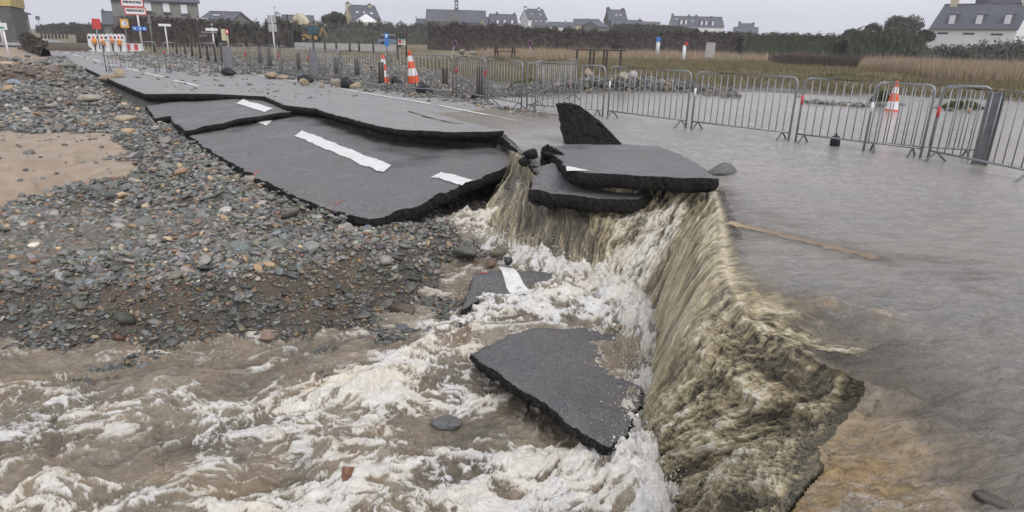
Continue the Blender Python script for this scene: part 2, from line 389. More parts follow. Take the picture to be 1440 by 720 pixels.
M['leaf_grey'] = leafmat('tamarisk_leaf', (0.060, 0.062, 0.045), (0.11, 0.11, 0.085), (0.17, 0.17, 0.14))
M['reed'] = leafmat('dry_reed', (0.24, 0.175, 0.115), (0.38, 0.29, 0.20), (0.46, 0.37, 0.27))
M['grass'] = leafmat('wild_grass', (0.095, 0.095, 0.042), (0.18, 0.16, 0.085), (0.30, 0.24, 0.15))
M['moss'] = leafmat('moss_tuft', (0.055, 0.062, 0.022), (0.11, 0.115, 0.045), (0.16, 0.15, 0.08))
M['bark'] = simple('bark', (0.07, 0.055, 0.042), 0.9, 0.4, 12)

# ------------------------------------------------------------------ plan of the site (metres; road nominal height 0)
RO = np.array([2.0, 5.9]); RD = np.array([-0.64, 0.768]); RN = np.array([0.768, 0.64])     # centre line: origin, direction, right-hand normal
def road_sn(x, y): return (x - RO[0]) * RD[0] + (y - RO[1]) * RD[1], (x - RO[0]) * RN[0] + (y - RO[1]) * RN[1]
def xy(l): return [tuple(P(a, b, c)[:2]) for a, b, c in l]
LIP = [P(*q) for q in [(716, 236, -.34), (738, 240, -.24), (750, 262, -.22), (800, 277, -.28), (850, 287, -.28), (900, 283, -.22), (950, 276, -.12), (985, 268, -.05), (1006, 263, 0), (1014, 290, 0), (1019, 320, 0), (1024, 360, 0),
       (1030, 400, -.01), (1052, 440, -.02), (1095, 468, -.02), (1150, 500, -.03), (1200, 530, -.04), (1240, 560, -.06), (1212, 600, -.10), (1170, 645, -.15), (1128, 690, -.2), (1098, 730, -.24), (1040, 815, -.3), (940, 980, -.35)]]
BASE = [P(*q) for q in [(668, 318, -.80), (690, 342, -.87), (738, 360, -.93), (800, 388, -1.0), (830, 392, -1.02), (850, 400, -1.03), (868, 415, -1.05), (885, 430, -1.08), (903, 450, -1.1), (912, 480, -1.1), (912, 510, -1.12), (906, 545, -1.13),
        (898, 585, -1.15), (890, 620, -1.16), (895, 650, -1.17), (905, 668, -1.18), (915, 685, -1.18), (925, 700, -1.2), (935, 715, -1.2), (945, 730, -1.2), (960, 760, -1.2), (960, 800, -1.2), (900, 880, -1.2), (800, 1000, -1.2)]]
far_left = [(-60, 75)]
EDGE = [tuple(P(*q)[:2]) for q in [(94, 84, 0), (110, 92, 0), (135, 104, 0), (165, 118, 0), (185, 127, 0), (205, 134, 0), (300, 134, 0), (372, 138, 0), (402, 150, 0), (455, 156, 0), (545, 177, 0), (640, 185, 0), (708, 189, 0), (738, 214, 0)]]
LEFTREG = [(-400, 420), (-60, 76)] + EDGE + [tuple(p[:2]) for p in LIP] + [(0.3, -0.5), (-2, -6), (-60, -60), (-500, 0)]
ZL = Shep([(0, 62, .25), (60, 66, .2), (100, 76, .05), (0, 95, .15), (60, 95, 0), (120, 105, -.15), (0, 130, -.1), (80, 130, -.2), (170, 135, -.35), (0, 180, -.33), (70, 185, -.33), (140, 190, -.36), (210, 165, -.42), (150, 220, -.5),
    (272, 204, -.47), (308, 230, -.50), (358, 259, -.52), (408, 283, -.55), (460, 304, -.58), (515, 318, -.61), (0, 228, -.38), (110, 222, -.4), (0, 232, -.47), (110, 228, -.47), (0, 250, -.49), (90, 240, -.49), (0, 262, -.62), (100, 250, -.6), (240, 200, -.45), (260, 240, -.52), (180, 270, -.6), (0, 300, -.70), (100, 310, -.72), (200, 310, -.70), (300, 300, -.62), (330, 260, -.55), (400, 290, -.56), (500, 325, -.58), (560, 315, -.60), (620, 315, -.68),
    (0, 350, -.76), (150, 350, -.75), (300, 350, -.66), (400, 350, -.62), (500, 345, -.6), (580, 340, -.66), (0, 400, -.82), (150, 400, -.80), (250, 390, -.74), (350, 380, -.68), (450, 372, -.66), (540, 365, -.72), (600, 365, -.82), (640, 350, -.88),
    (0, 440, -.98), (150, 440, -.98), (300, 430, -.95), (400, 425, -.95), (500, 415, -.95), (580, 400, -1.0), (625, 385, -1.02), (0, 470, -1.12), (150, 475, -1.14), (300, 475, -1.14), (400, 470, -1.12), (480, 455, -1.1), (545, 432, -1.08), (600, 415, -1.1), (645, 395, -1.1), (655, 345, -.93),
    (0, 500, -1.32), (150, 505, -1.32), (300, 508, -1.32), (400, 500, -1.3), (480, 485, -1.28), (560, 460, -1.3), (640, 430, -1.4), (680, 360, -1.2), (700, 330, -1.2), (800, 400, -1.6), (900, 450, -1.6), (900, 600, -1.7), (600, 600, -1.7), (300, 600, -1.7), (0, 600, -1.7), (0, 720, -1.7), (700, 720, -1.7), (1000, 720, -1.7), (500, 900, -1.7), (1000, 900, -1.6),
    (300, 165, -.5), (400, 175, -.48), (500, 210, -.5), (400, 240, -.52), (600, 240, -.6), (660, 225, -.65), (700, 240, -.85), (560, 285, -.62), (640, 285, -.85), (690, 270, -1.0), (265, 150, -.36), (350, 150, -.34), (230, 145, -.4), (700, 215, -.6), (600, 200, -.5)], 4)
ZR = Shep([(150, 90, .03), (250, 90, .06), (350, 95, .08), (450, 108, .08), (620, 128, .06), (200, 75, .12), (350, 75, .1), (500, 80, .1), (600, 100, .1), (700, 130, .02), (770, 150, -.12), (900, 155, -.12), (1050, 175, -.12), (1300, 215, -.12), (1440, 240, -.12),
    (760, 112, .05), (760, 126, -.04), (680, 112, .0), (850, 140, -.1), (1000, 150, -.12), (1200, 160, -.12), (1440, 180, -.12), (1100, 140, -.1), (1280, 140, -.1), (1440, 150, -.1), (600, 90, .1), (700, 95, .08), (820, 104, .15), (900, 112, .12), (1000, 118, .05), (1030, 125, -.02), (1100, 127, -.02), (1200, 127, .04), (1300, 133, .05), (1440, 138, .05),
    (1100, 112, .14), (1250, 115, .2), (1350, 122, .2), (900, 95, .2), (1050, 98, .32), (1200, 100, .34), (1300, 100, .22), (1440, 115, .15), (740, 85, .1), (900, 82, .2), (1100, 85, .3), (1280, 82, .2), (700, 78, .05), (500, 68, .05),
    (1100, 230, -.14), (1250, 300, -.14), (1440, 400, -.14), (1100, 350, -.16), (1200, 480, -.22), (1350, 600, -.3), (1250, 700, -.42), (1440, 700, -.3), (700, 160, -.06), (560, 150, 0)], 4)
SANDP = xy([(-20, 183, -.35), (60, 188, -.35), (150, 188, -.36), (175, 205, -.38), (150, 222, -.42), (195, 230, -.5), (205, 237, -.5), (170, 245, -.5), (110, 256, -.58), (0, 275, -.62), (-60, 285, -.62), (-80, 200, -.4)])
SAND2 = xy([(-30, 64, .2), (60, 64, .2), (110, 72, .1), (60, 82, .1), (-30, 80, .1)])
SOILP = xy([(330, 395, -.75), (370, 380, -.7), (430, 365, -.65), (500, 352, -.62), (530, 365, -.68), (500, 395, -.85), (470, 440, -1.0), (400, 440, -1.0), (340, 430, -.95)])
SOIL2 = xy([(-30, 84, .15), (60, 88, .1), (90, 100, 0), (90, 108, 0), (-30, 112, 0)])
SOIL3 = xy([(110, 420, -.93), (200, 415, -.9), (300, 425, -.93), (300, 455, -1.05), (200, 452, -1.05), (110, 450, -1.05)])
def masks(x, y):
    w = fbm(x * 2.2, y * 2.2, 4, 77) * 0.5; wx = x + w * .8; wy = y + fbm(x * 2.2, y * 2.2, 4, 78) * 0.5
    sand = inpoly(wx, wy, SANDP) | inpoly(wx, wy, SAND2)
    soil = inpoly(wx, wy, SOILP) | inpoly(wx, wy, SOIL2) | inpoly(wx, wy, SOIL3)
    return sand, soil
def hill(x, y):
    r = np.hypot(x, y); az = np.degrees(np.arctan2(x, y))
    return sst(100, 260, r) * (0.4 + 4.6 * sst(-18, 2, az)) * (1 - 0.75 * sst(27, 42, az)) + fbm(x / 40, y / 40, 3, 5) * 0.5 * sst(90, 160, r) 
def ground_z(x, y):
    x = np.asarray(x, float); y = np.asarray(y, float); sh = x.shape; x = x.ravel(); y = y.ravel()
    r = np.hypot(x, y); L = inpoly(x, y, LEFTREG); z = np.empty(len(x))
    ff = 1 - sst(45, 75, r)
    z[L] = ZL(x[L], y[L]) * ff[L] - 0.0 * (1 - ff[L]); z[~L] = ZR(x[~L], y[~L]) * ff[~L]
    z = z + fbm(x * 1.1, y * 1.1, 4, 3) * 0.055 * np.where(L, 1, .4) + fbm(x / 6, y / 6, 3, 9) * 0.12 * sst(18, 40, r)
    z += np.where(y > 0, hill(x, y), 0)
    bx, by = x[L], y[L]; _, so_ = masks(bx, by); z[L] += so_ * (ridged(bx * 4.5, by * 4.5, 4, 88) - .5) * .09
    th_ = np.arctan2(x, y)
    for pts_, dr in (([(-40, 233, -.4), (0, 229, -.4), (50, 226, -.4), (90, 221, -.4), (125, 215, -.4), (160, 208, -.4)], .10), ([(-40, 262, -.5), (0, 257, -.5), (50, 250, -.5), (95, 240, -.5), (130, 233, -.5)], .10)):
        q = np.array([P(*p_)[:2] for p_ in pts_]); tq = np.arctan2(q[:, 0], q[:, 1]); rq = np.hypot(q[:, 0], q[:, 1]); d1 = np.interp(th_, tq, rq) + fbm(x * 3, y * 3, 3, 92) * .15 - r
        z -= dr * sst(-.01, .05, d1) * (1 - sst(.35, 1.1, d1)) * sst(tq[-1] + .03, tq[-1] - .06, th_) * L; z += dr * .35 * sst(-.5, -.02, d1) * (1 - sst(-.02, .0, d1)) * sst(tq[-1] + .03, tq[-1] - .06, th_) * L
    # under the road deck
    s, n = road_sn(x, y)
    onroad = (~L) & (n < 4.6) & (n > -3.3) & (r < 260)
    z = np.where(onroad, np.minimum(z, -0.19), z)
    return z.reshape(sh)
def road_z(x, y):
    'the deck is dry to the left and dips under the flood to the right'
    s, n = road_sn(x, y)
    z = 0.035 - 0.10 * sst(11.5, 3.5, s) + 0 * n - 0.012 * sst(0, 4.5, n)
    return z + fbm(x * 0.5, y * 0.5, 3, 21) * 0.018 - 0.08 * (1 - sst(1.0, 3.5, np.hypot(x - 1.3, y - 2.2)))

# ------------------------------------------------------------------ ground: one sheet out to the horizon
def polar(r0, r1, nr, a0, a1, na):
    rr = np.exp(np.linspace(math.log(r0), math.log(r1), nr)); aa = np.radians(np.linspace(a0, a1, na))
    A, Rr = np.meshgrid(aa, rr); return Rr * np.sin(A), Rr * np.cos(A)
def gridfaces(nr, na, mask=None, flip=False):
    i, j = np.meshgrid(np.arange(nr - 1), np.arange(na - 1), indexing='ij')
    a = i * na + j; F = np.stack([a, a + na, a + na + 1, a + 1], -1).reshape(-1, 4)
    if mask is not None: F = F[mask.ravel()[F].any(1)]
    return F[:, ::-1] if flip else F
def compact(V, F, *attrs):
    u, inv = np.unique(F, return_inverse=True); return (V[u], inv.reshape(F.shape)) + tuple(a[u] for a in attrs)
GX, GY = polar(0.4, 640, 560, -64, 64, 620)
GZ = ground_z(GX, GY)
sd, so = masks(GX, GY)
r_ = np.hypot(GX, GY); s_, n_ = road_sn(GX, GY); Lm = inpoly(GX, GY, LEFTREG)
wob = fbm(GX * .5, GY * .5, 4, 31) * 2.5
shore = GZ > 0.02
grass = np.where(~Lm & ((n_ > 11 + wob) | (r_ > 48)) & (shore | (r_ > 48)), 1.0, 0.0)
grass = np.maximum(grass, np.where((r_ > 75) & ~((np.abs(n_) < 5)), 1.0, 0))
V = np.stack([GX, GY, GZ], -1).reshape(-1, 3)
me = npmesh('ground', V, gridfaces(560, 620, None, True))
vattr(me, 'sand', sd.ravel().astype(float)); vattr(me, 'soil', so.ravel().astype(float)); vattr(me, 'grass', grass.ravel())
ground = tag(link('ground', me, None, M['ground']), kind='structure')

# ------------------------------------------------------------------ plates: outline -> jagged, gridded, thick asphalt sheet
def resample(pl, step, closed=True):
    pl = [np.array(p, float) for p in pl]; out = []; n = len(pl)
    for i in range(n if closed else n - 1):
        a, b = pl[i], pl[(i + 1) % n]; k = max(1, int(np.linalg.norm(b[:2] - a[:2]) / step))
        for j in range(k): out.append(a + (b - a) * j / k)
    if not closed: out.append(pl[-1])
    return np.array(out)
def idw(pts, vals, p=3.0):
    pts = np.asarray(pts, float); vals = np.asarray(vals, float)
    def f(x, y):
        sh = np.shape(x); x = np.ravel(x); y = np.ravel(y); num = 0; den = 0
        for (a, b), v in zip(pts, vals):
            w = 1 / ((x - a) ** 2 + (y - b) ** 2 + 0.01) ** (p / 2); num = num + w * v; den = den + w
        return (num / den).reshape(sh)
    return f
def plate(name, outline, zf, thick, mat, step=0.05, inner=0.12, jag=0.03, seed=0, parent=None, lump=0.012, edge_mat=None, under=0.6):
    pl = resample(outline, step)[:, :2]; n = len(pl)
    t = np.roll(pl, -1, 0) - np.roll(pl, 1, 0); t /= np.linalg.norm(t, axis=1)[:, None] + 1e-9
    nrm = np.stack([t[:, 1], -t[:, 0]], 1)
    area = 0.5 * np.sum(pl[:, 0] * np.roll(pl[:, 1], -1) - np.roll(pl[:, 0], -1) * pl[:, 1])
    if area < 0: nrm = -nrm
    arc = np.arange(n) * step
    pl2 = pl + nrm * ((fbm(pl[:, 0] * 5, pl[:, 1] * 5, 4, seed + 1) * jag * 1.6 + fbm(pl[:, 0] * 22, pl[:, 1] * 22, 2, seed + 2) * jag * 0.7)[:, None])
    mn, mx = pl2.min(0), pl2.max(0)
    gx, gy = np.meshgrid(np.arange(mn[0], mx[0], inner), np.arange(mn[1], mx[1], inner)); gx = gx.ravel(); gy = gy.ravel()
    gx = gx + (np.random.RandomState(seed).rand(len(gx)) - .5) * inner * .3
    k = inpoly(gx, gy, pl2); gx, gy = gx[k], gy[k]
    d = polydist(gx, gy, np.vstack([pl2, pl2[:1]])) > inner * 0.4; gx, gy = gx[d], gy[d]
    vs = [Vector(p) for p in pl2] + [Vector(p) for p in zip(gx, gy)]
    ov, oe, of, _, _, _ = delaunay_2d_cdt(vs, [], [list(range(n)) if area > 0 else list(range(n))[::-1]], 1, 1e-6)
    ov = np.array([tuple(v) for v in ov]); z = zf(ov[:, 0], ov[:, 1]) + fbm(ov[:, 0] * 3, ov[:, 1] * 3, 3, seed + 5) * lump
    V = [tuple(p) for p in np.column_stack([ov, z])]; F = []; 
    for f in of:
        a, b, c = (ov[i] for i in f[:3]); cr = (b[0] - a[0]) * (c[1] - a[1]) - (b[1] - a[1]) * (c[0] - a[0])
        F.append(tuple(f) if cr > 0 else tuple(reversed(f)))
    ntop = len(F); zt = np.array([V[i][2] for i in range(n)]) if len(ov) >= n else None
    rings = [list(range(n))]; prof = [(0.004, -0.012), (0.012, -thick * .35), (-0.01, -thick * .7), (-thick * under, -thick)]
    rs = np.random.RandomState(seed + 9)
    for pi_, (off, dz) in enumerate(prof):
        o = off + fbm(pl2[:, 0] * 14, pl2[:, 1] * 14 + pi_ * 7, 3, seed + 40) * (0.045 if pi_ else 0.006) + (rs.rand(n) - .5) * (0.012 if pi_ else 0.003)
        q = pl2 + nrm * o[:, None]; zz = zt + dz + (fbm(pl2[:, 0] * 9, pl2[:, 1] * 9 + pi_, 2, seed + 60) * 0.03 if pi_ > 1 else 0)
        b = len(V); V += [tuple(v) for v in np.column_stack([q, zz])]; rings.append(list(range(b, b + n)))
    for r in range(len(rings) - 1):
        A, B = rings[r], rings[r + 1]
        for i in range(n):
            j = (i + 1) % n; F.append((A[i], B[i], B[j], A[j]) if area > 0 else (A[j], B[j], B[i], A[i]))
    me = bpy.data.meshes.new(name); me.from_pydata(V, [], F); me.update()
    me.materials.append(mat); me.materials.append(edge_mat or M['bitumen'])
    mi = np.ones(len(F), np.int32); mi[:ntop] = 0; me.polygons.foreach_set('material_index', mi)
    sm = np.zeros(len(F), bool); sm[:ntop] = True; me.polygons.foreach_set('use_smooth', sm)
    o = bpy.data.objects.new(name, me); COL.objects.link(o); o.parent = parent
    o['_z'] = 0; del o['_z']
    return o, (lambda x, y: zf(x, y) + fbm(x * 3, y * 3, 3, seed + 5) * lump)
def strip(name, quad, zf, mat, parent=None, lift=0.012, n=(60, 5), jag=0.002, seed=0):
    'painted mark: quad of 4 world xy corners draped on a surface'
    q = np.array(quad, float); U, Vv = np.meshgrid(np.linspace(0, 1, n[0]), np.linspace(0, 1, n[1]), indexing='ij')
    p = ((1 - U)[..., None] * ((1 - Vv)[..., None] * q[0] + Vv[..., None] * q[3]) + U[..., None] * ((1 - Vv)[..., None] * q[1] + Vv[..., None] * q[2]))
    edge = (U == 0) | (U == 1) | (Vv == 0) | (Vv == 1)
    p = p + np.where(edge, 1, 0)[..., None] * np.stack([fbm(p[..., 0] * 18, p[..., 1] * 18, 3, seed), fbm(p[..., 0] * 18, p[..., 1] * 18, 3, seed + 3)], -1) * jag * 2
    z = zf(p[..., 0], p[..., 1]) + lift
    me = npmesh(name, np.column_stack([p.reshape(-1, 2), z.ravel()]), gridfaces(n[0], n[1], None, False))
    me.polygons.foreach_get
    bm = bmesh.new(); bm.from_mesh(me); bmesh.ops.recalc_face_normals(bm, faces=bm.faces)
    if sum(f.normal.z for f in bm.faces) < 0: bmesh.ops.reverse_faces(bm, faces=bm.faces)
    bm.to_mesh(me); bm.free(); return link(name, me, parent, mat)
def quadline(a, b, w):
    a = np.array(a[:2]); b = np.array(b[:2]); d = (b - a) / np.linalg.norm(b - a); m = np.array([-d[1], d[0]]) * w / 2
    return [a + m, b + m, b - m, a - m]

# the road deck: broken along EDGE and the lip of the fall
deck_out = [tuple(RO + RD * 220 + RN * -3.1), tuple(RO + RD * 60 + RN * -3.1)] + EDGE[1:] + [tuple(P(*q)[:2]) for q in [(756, 224, -.02), (790, 226, 0), (850, 238, 0), (935, 250, 0), (990, 252, 0), (1020, 262, 0), (1032, 290, 0), (1042, 320, 0), (1052, 360, 0), (1066, 395, 0), (1095, 425, 0), (1140, 445, 0), (1200, 470, 0)]] + \
    [tuple(p) for p in [RO + RD * -2.6 + RN * 1.6, RO + RD * -4.5 + RN * 2.2, RO + RD * -9 + RN * 2.8, RO + RD * -9 + RN * 4.9, RO + RD * 60 + RN * 4.9, RO + RD * 220 + RN * 4.9]]
def make_deck():
    pl = [np.array(p, float) for p in deck_out]; near = []
    # far part coarse, near part fine
    full = [];
    for i in range(len(pl)):
        a, b = pl[i], pl[(i + 1) % len(pl)]; L = np.linalg.norm(b - a); st = 0.06 if max(np.hypot(*a), np.hypot(*b)) < 45 and L < 20 else (1.5 if L < 120 else 6)
        k = max(1, int(L / st)); full += [a + (b - a) * j / k for j in range(k)]
    return full
dk = make_deck()
def plate_raw(outline, **k):
    global resample
    keep = resample; resample = lambda pl, step, closed=True: np.array([np.array(p) for p in pl]); r = plate(outline=outline, **k); resample = keep; return r
deck, deck_z = plate_raw(dk, name='road', zf=road_z, thick=0.16, mat=M['asphalt_light'], step=0.06, inner=0.55, jag=0.035, seed=11, lump=0.0)
tag(deck, kind='structure')
# lane dashes: 3 m long every 4.33 m along the centre line
for k in range(0, 14):
    s0 = 13.75 + 4.33 * k
    a = RO + RD * s0; b = RO + RD * (s0 + 3.0)
    if k == 0: continue
    strip('centre_line', quadline(a, b, 0.13), deck_z, M['line_white'], deck, seed=k, jag=0.006)
for s0, s1, w_ in ((6.0, 10.2, .10), (10.6, 15.8, .12), (18, 30, .10)):
    strip('edge_line', quadline(RO + RD * s0 + RN * 3.45, RO + RD * s1 + RN * 3.45, w_), deck_z, M['line_white'], deck, seed=int(s0), n=(60, 4), jag=0.01)
strip('faded_line', quadline(P(1022, 312, -.05), P(1232, 364, -.07), 0.13), lambda x, y: road_z(x, y), M['line_orange'], deck, seed=3, lift=0.012, n=(160, 7), jag=0.05)

# torn slabs
def slab(px, thick, label, mat=M['asphalt'], seed=0, group=None, name='asphalt_slab', cat='slab', **k):
    w = [P(*q) for q in px]; zf = idw([p[:2] for p in w], [p[2] for p in w], k.pop('power', 3.2))
    o, zz = plate(name, [p[:2] for p in w], zf, thick, mat, seed=seed, **k)
    tag(o, label, cat, group, 'thing'); return o, zz
slabA, zA = slab([(262, 187, -.34), (300, 173, -.3), (350, 163, -.26), (400, 157, -.22), (430, 153, -.19), (470, 163, -.2), (510, 173, -.22), (545, 181, -.24), (600, 187, -.25), (655, 192, -.25), (700, 206, -.26), (734, 222, -.27), (702, 240, -.31), (660, 255, -.34), (620, 272, -.36), (580, 291, -.4), (520, 308, -.47), (470, 297, -.47), (420, 277, -.44), (370, 254, -.42), (320, 226, -.41), (285, 205, -.39),
    (430, 205, -.27), (560, 235, -.28), (500, 260, -.36), (350, 195, -.29)][:22], 0.20, 'large bent slab of asphalt with a full white dash, sagging onto the pebble bank', seed=21, inner=0.06, jag=.04, step=.035, lump=.035)
slabB, zB = slab([(205, 149, -.22), (250, 143, -.17), (310, 134, -.1), (345, 129, -.06), (366, 137, -.05), (385, 146, -.07), (402, 152, -.08), (437, 152, -.07), (400, 158, -.1), (350, 165, -.13), (300, 175, -.19), (262, 184, -.24), (243, 172, -.25), (240, 163, -.25), (218, 166, -.27)], 0.13, 'tilted asphalt slab between the far road edge and the largest slab', seed=22, jag=.035, step=.04, lump=.015)
slabC, zC = slab([(455, 157, .04), (440, 151, .04), (500, 150, .03), (575, 157, .03), (640, 170, .03), (680, 177, .05), (710, 184, .07), (640, 186, .07), (560, 182, .05), (530, 177, .05), (500, 169, .05)], 0.12, 'long narrow slab with a black broken edge along the top of the largest slab', mat=M['asphalt_light'], seed=23, jag=.045, step=.04)
slabC2, zC2 = slab([(575, 156, .045), (600, 157, .04), (652, 171, .04), (680, 177, .045), (640, 173, .05), (600, 164, .05)], 0.05, 'thin sliver of lifted asphalt at the water edge behind the narrow slab', mat=M['asphalt_light'], seed=24, jag=.02, step=.04)
slabD, zD = slab([(764, 208, .12), (800, 203, .08), (860, 203, .05), (925, 205, .05), (966, 222, .08), (988, 236, .12), (1008, 251, .17), (950, 249, .16), (880, 246, .16), (820, 242, .16), (797, 239, .16), (792, 228, .14), (775, 216, .13)], 0.19, 'raised grey slab at the head of the waterfall with a thick black front edge', seed=25, jag=.035, step=.04, inner=.08)
slabE, zE = slab([(744, 267, -.08), (752, 250, -.01), (764, 232, .06), (776, 227, .07), (794, 240, .05), (800, 258, -.10), (862, 262, -.16), (925, 262, -.14), (924, 272, -.12), (890, 280, -.12), (840, 279, -.12), (790, 273, -.12)], 0.2, 'cracked lower slab tucked beneath the raised slab over the falls', seed=26, jag=.04, step=.035, inner=.07)
slabH, zH = slab([(664, 498, -.93), (700, 478, -.95), (745, 462, -1.0), (810, 462, -1.05), (870, 463, -1.07), (902, 470, -1.08), (906, 520, -1.06), (900, 570, -1.0), (880, 612, -.95), (858, 630, -.93), (820, 610, -.88), (770, 570, -.85), (710, 532, -.86)], 0.12, 'triangular asphalt slab lying in the foaming pool below the waterfall', mat=M['asphalt_wet'], seed=27, jag=.022, step=.025, inner=.05)
slabI, zI = slab([(650, 435, -1.0), (657, 410, -.93), (668, 384, -.86), (700, 379, -.86), (745, 379, -.88), (792, 380, -.92), (800, 392, -.98), (760, 402, -1.0), (720, 412, -1.02), (690, 422, -1.04)], 0.12, 'half sunken asphalt slab with a white stripe, in the foam under the falls', mat=M['asphalt_wet'], seed=28, jag=.02, step=.03, inner=.06)
def dash(px, zf, z, parent, **k):
    q = [P(a, b, z)[:2] for a, b in px]; return strip('white_stripe', q, zf, M['line_white'], parent, **k)
dash([(416, 186), (549, 229), (537, 233), (404 + 12, 193)][:4], zA, -.28, slabA, seed=51) if False else None
dash([(425, 184), (550, 226), (538, 234), (414, 189)], zA, -.27, slabA, seed=51)
dash([(620, 241), (666, 251), (650, 259), (606, 247)], zA, -.32, slabA, seed=52)
dash([(356, 164), (383, 170), (375, 176), (345, 167)], zA, -.26, slabA, seed=53)
dash([(342, 142), (384, 154), (372, 158), (332, 146)], zB, -.1, slabB, seed=54)
dash([(797, 234.5), (829, 241), (797, 241.5), (796, 238)], zD, .16, slabD, seed=55)
dash([(722, 379), (746, 399), (722, 405), (700, 380)], zI, -.9, slabI, seed=56)
for a, b, zf, par, zz in (((357, 247), (364, 240), zA, slabA, -.42), ((472, 287), (486, 281), zA, slabA, -.45), ((672, 386), (686, 385), zI, slabI, -.88)):
    strip('red_mark', quadline(P(*a, zz), P(*b, zz), .02), zf, M['line_red'], par, n=(10, 3), lift=.005)

# upturned wedges of road, black underside towards the fall
def chunk(name, foot, hts, depth, label, seed, base=-.1, group=None, cat='asphalt chunk', shift=0):
    'standing broken plate: foot polyline (px at road level) and heights above it'
    n = 26; f = np.array([P(*q) for q in foot]); h = np.array(hts, float)
    t = np.linspace(0, 1, n); tt = np.linspace(0, 1, len(f)); X = np.interp(t, tt, f[:, 0]); Y = np.interp(t, tt, f[:, 1]); H = np.interp(t, tt, h) + fbm(t * 9, t * 0, 3, seed) * .05
    d = f[-1] - f[0]; d = d[:2] / np.linalg.norm(d[:2]); nn = np.array([-d[1], d[0]]); 
    if nn[1] < 0: nn = -nn
    V = []; m = 12
    for side in (0, 1):
        for i in range(n):
            for j in range(m):
                v = j / (m - 1); lean = v * H[i] * 0.28 + side * depth
                rgh = fbm(t[i] * 11 + side * 9, v * 7, 4, seed + 4) * (.07 if side == 0 else .02)
                V.append((X[i] + shift * v * (1 - t[i]) + (.05 * fbm(v * 6, seed + 0 * v, 3, seed) if i < 3 else 0) + nn[0] * (lean + rgh), Y[i] + nn[1] * (lean + rgh), base + v * (H[i] - base)))
    F = []
    for i in range(n - 1):
        for j in range(m - 1):
            a = i * m + j; F.append((a, a + m, a + m + 1, a + 1)); b = a + n * m; F.append((b, b + 1, b + m + 1, b + m))
    o = n * m
    for i in range(n - 1):
        F.append((i * m + m - 1, (i + 1) * m + m - 1, (i + 1) * m + m - 1 + o, i * m + m - 1 + o))
    for j in range(m - 1):
        F.append((j, j + 1, j + 1 + o, j + o)); e_ = (n - 1) * m; F.append((e_ + j + 1, e_ + j, e_ + j + o, e_ + j + 1 + o))
    me = bpy.data.meshes.new(name); me.from_pydata(V, [], F); me.update()
    bm = bmesh.new(); bm.from_mesh(me); bmesh.ops.recalc_face_normals(bm, faces=bm.faces); bm.to_mesh(me); bm.free()
    return tag(link(name, me, None, M['bitumen']), label, cat, group)
chunk('asphalt_chunk', [(798, 203, 0), (811, 204, 0), (822, 204, 0), (848, 204, 0), (874, 204, 0)], [.61, .64, .60, .36, .03], .24, 'black upturned wedge of asphalt standing behind the raised slab', 61, shift=-.17)
chunk('asphalt_chunk', [(760, 232, 0), (768, 230, 0), (780, 231, 0), (793, 233, 0)], [.20, .24, .20, .14], .10, 'small jagged black lump of asphalt at the corner between the two big slabs', 62)

# ------------------------------------------------------------------ the flood: murky sheet over the road and the field
def bumps(x, y, pts):
    'sum of soft spots given as (px, py, z, radius m, amount)'
    o = 0
    for px, py, z, rad, am in pts:
        c = P(px, py, z); o = o + am * np.exp(-((x - c[0]) ** 2 + (y - c[1]) ** 2) / (rad * rad))
    return o
LIPXY = np.array([p[:2] for p in LIP])
def flood_z(x, y):
    d = polydist(x, y, LIPXY)
    z = -0.05 * np.exp(-d / 0.22)
    z = z + bumps(x, y, [(1100, 730, -.2, .42, -.21), (1240, 640, -.1, .35, -.05), (1300, 715, -.1, .5, -.05)])
    near = 1 - sst(2.5, 11, np.hypot(x, y))
    wv = ridged(x * 1.3 + y * .5, y * 2.4 - x * .4, 4, 101) - 0.5
    nr2 = 1 - sst(2.5, 6.5, np.hypot(x - 1, y))
    z = z + wv * (0.005 + 0.020 * near) + fbm(x * 5, y * 8, 3, 104) * (0.0015 + .010 * near) + nr2 * (fbm(x * 1.6 + y, y * 1.9 - x, 3, 109) * .07 + (ridged(x * 2.6, y * 5, 4, 110) - .55) * .055)
    z = z + (fbm(x * 4.2 + y, y * 11, 3, 112) * .012 + (ridged(x * 2.2, y * 7, 3, 113) - .5) * .010) * (1 - sst(7, 14, np.hypot(x, y)))
    z = z + bumps(x, y, [(1090, 425, 0, .30, .045), (1160, 432, 0, .14, .06), (1235, 450, 0, .16, .04), (1200, 500, 0, .25, .03), (1060, 470, 0, .16, .04)])
    return z
nr, na = 620, 760
FX, FY = polar(1.0, 75, nr, -62, 62, na)
Lf = inpoly(FX, FY, [(-60, 76)] + EDGE + [tuple(p[:2]) for p in LIP] + [(0.3, -0.5), (-2, -6), (-60, -60)])
FZ = flood_z(FX, FY)
gz = np.maximum(ground_z(FX, FY), -0.6); s_, n_ = road_sn(FX, FY)
rz = np.where((n_ < 4.9) & (n_ > -3.3) & (np.hypot(FX - 1.2, FY - 1.9) > 1.7), road_z(FX, FY), gz)
depth = FZ - rz
keep = (~Lf | (polydist(FX, FY, LIPXY[15:20]) < .07)) & (depth > -0.05) & (s_ < 45)
V = np.stack([FX, FY, FZ], -1).reshape(-1, 3)
d = polydist(FX, FY, LIPXY)
foam = np.clip(bumps(FX, FY, [(1165, 432, 0, .13, .9), (1185, 445, 0, .16, .7), (1245, 442, 0, .16, .7), (1075, 470, 0, .1, .6), (1210, 470, 0, .3, .3), (1290, 705, -.1, .30, .8), (1200, 715, -.15, .2, .5), (1340, 590, 0, .3, .25), (1400, 520, 0, .4, .2), (1120, 495, 0, .15, .4), (1320, 480, 0, .25, .3)]), 0, 1)
mud_lip = .38 * np.exp(-d / .45) * (1 - sst(3.8, 4.8, FY))
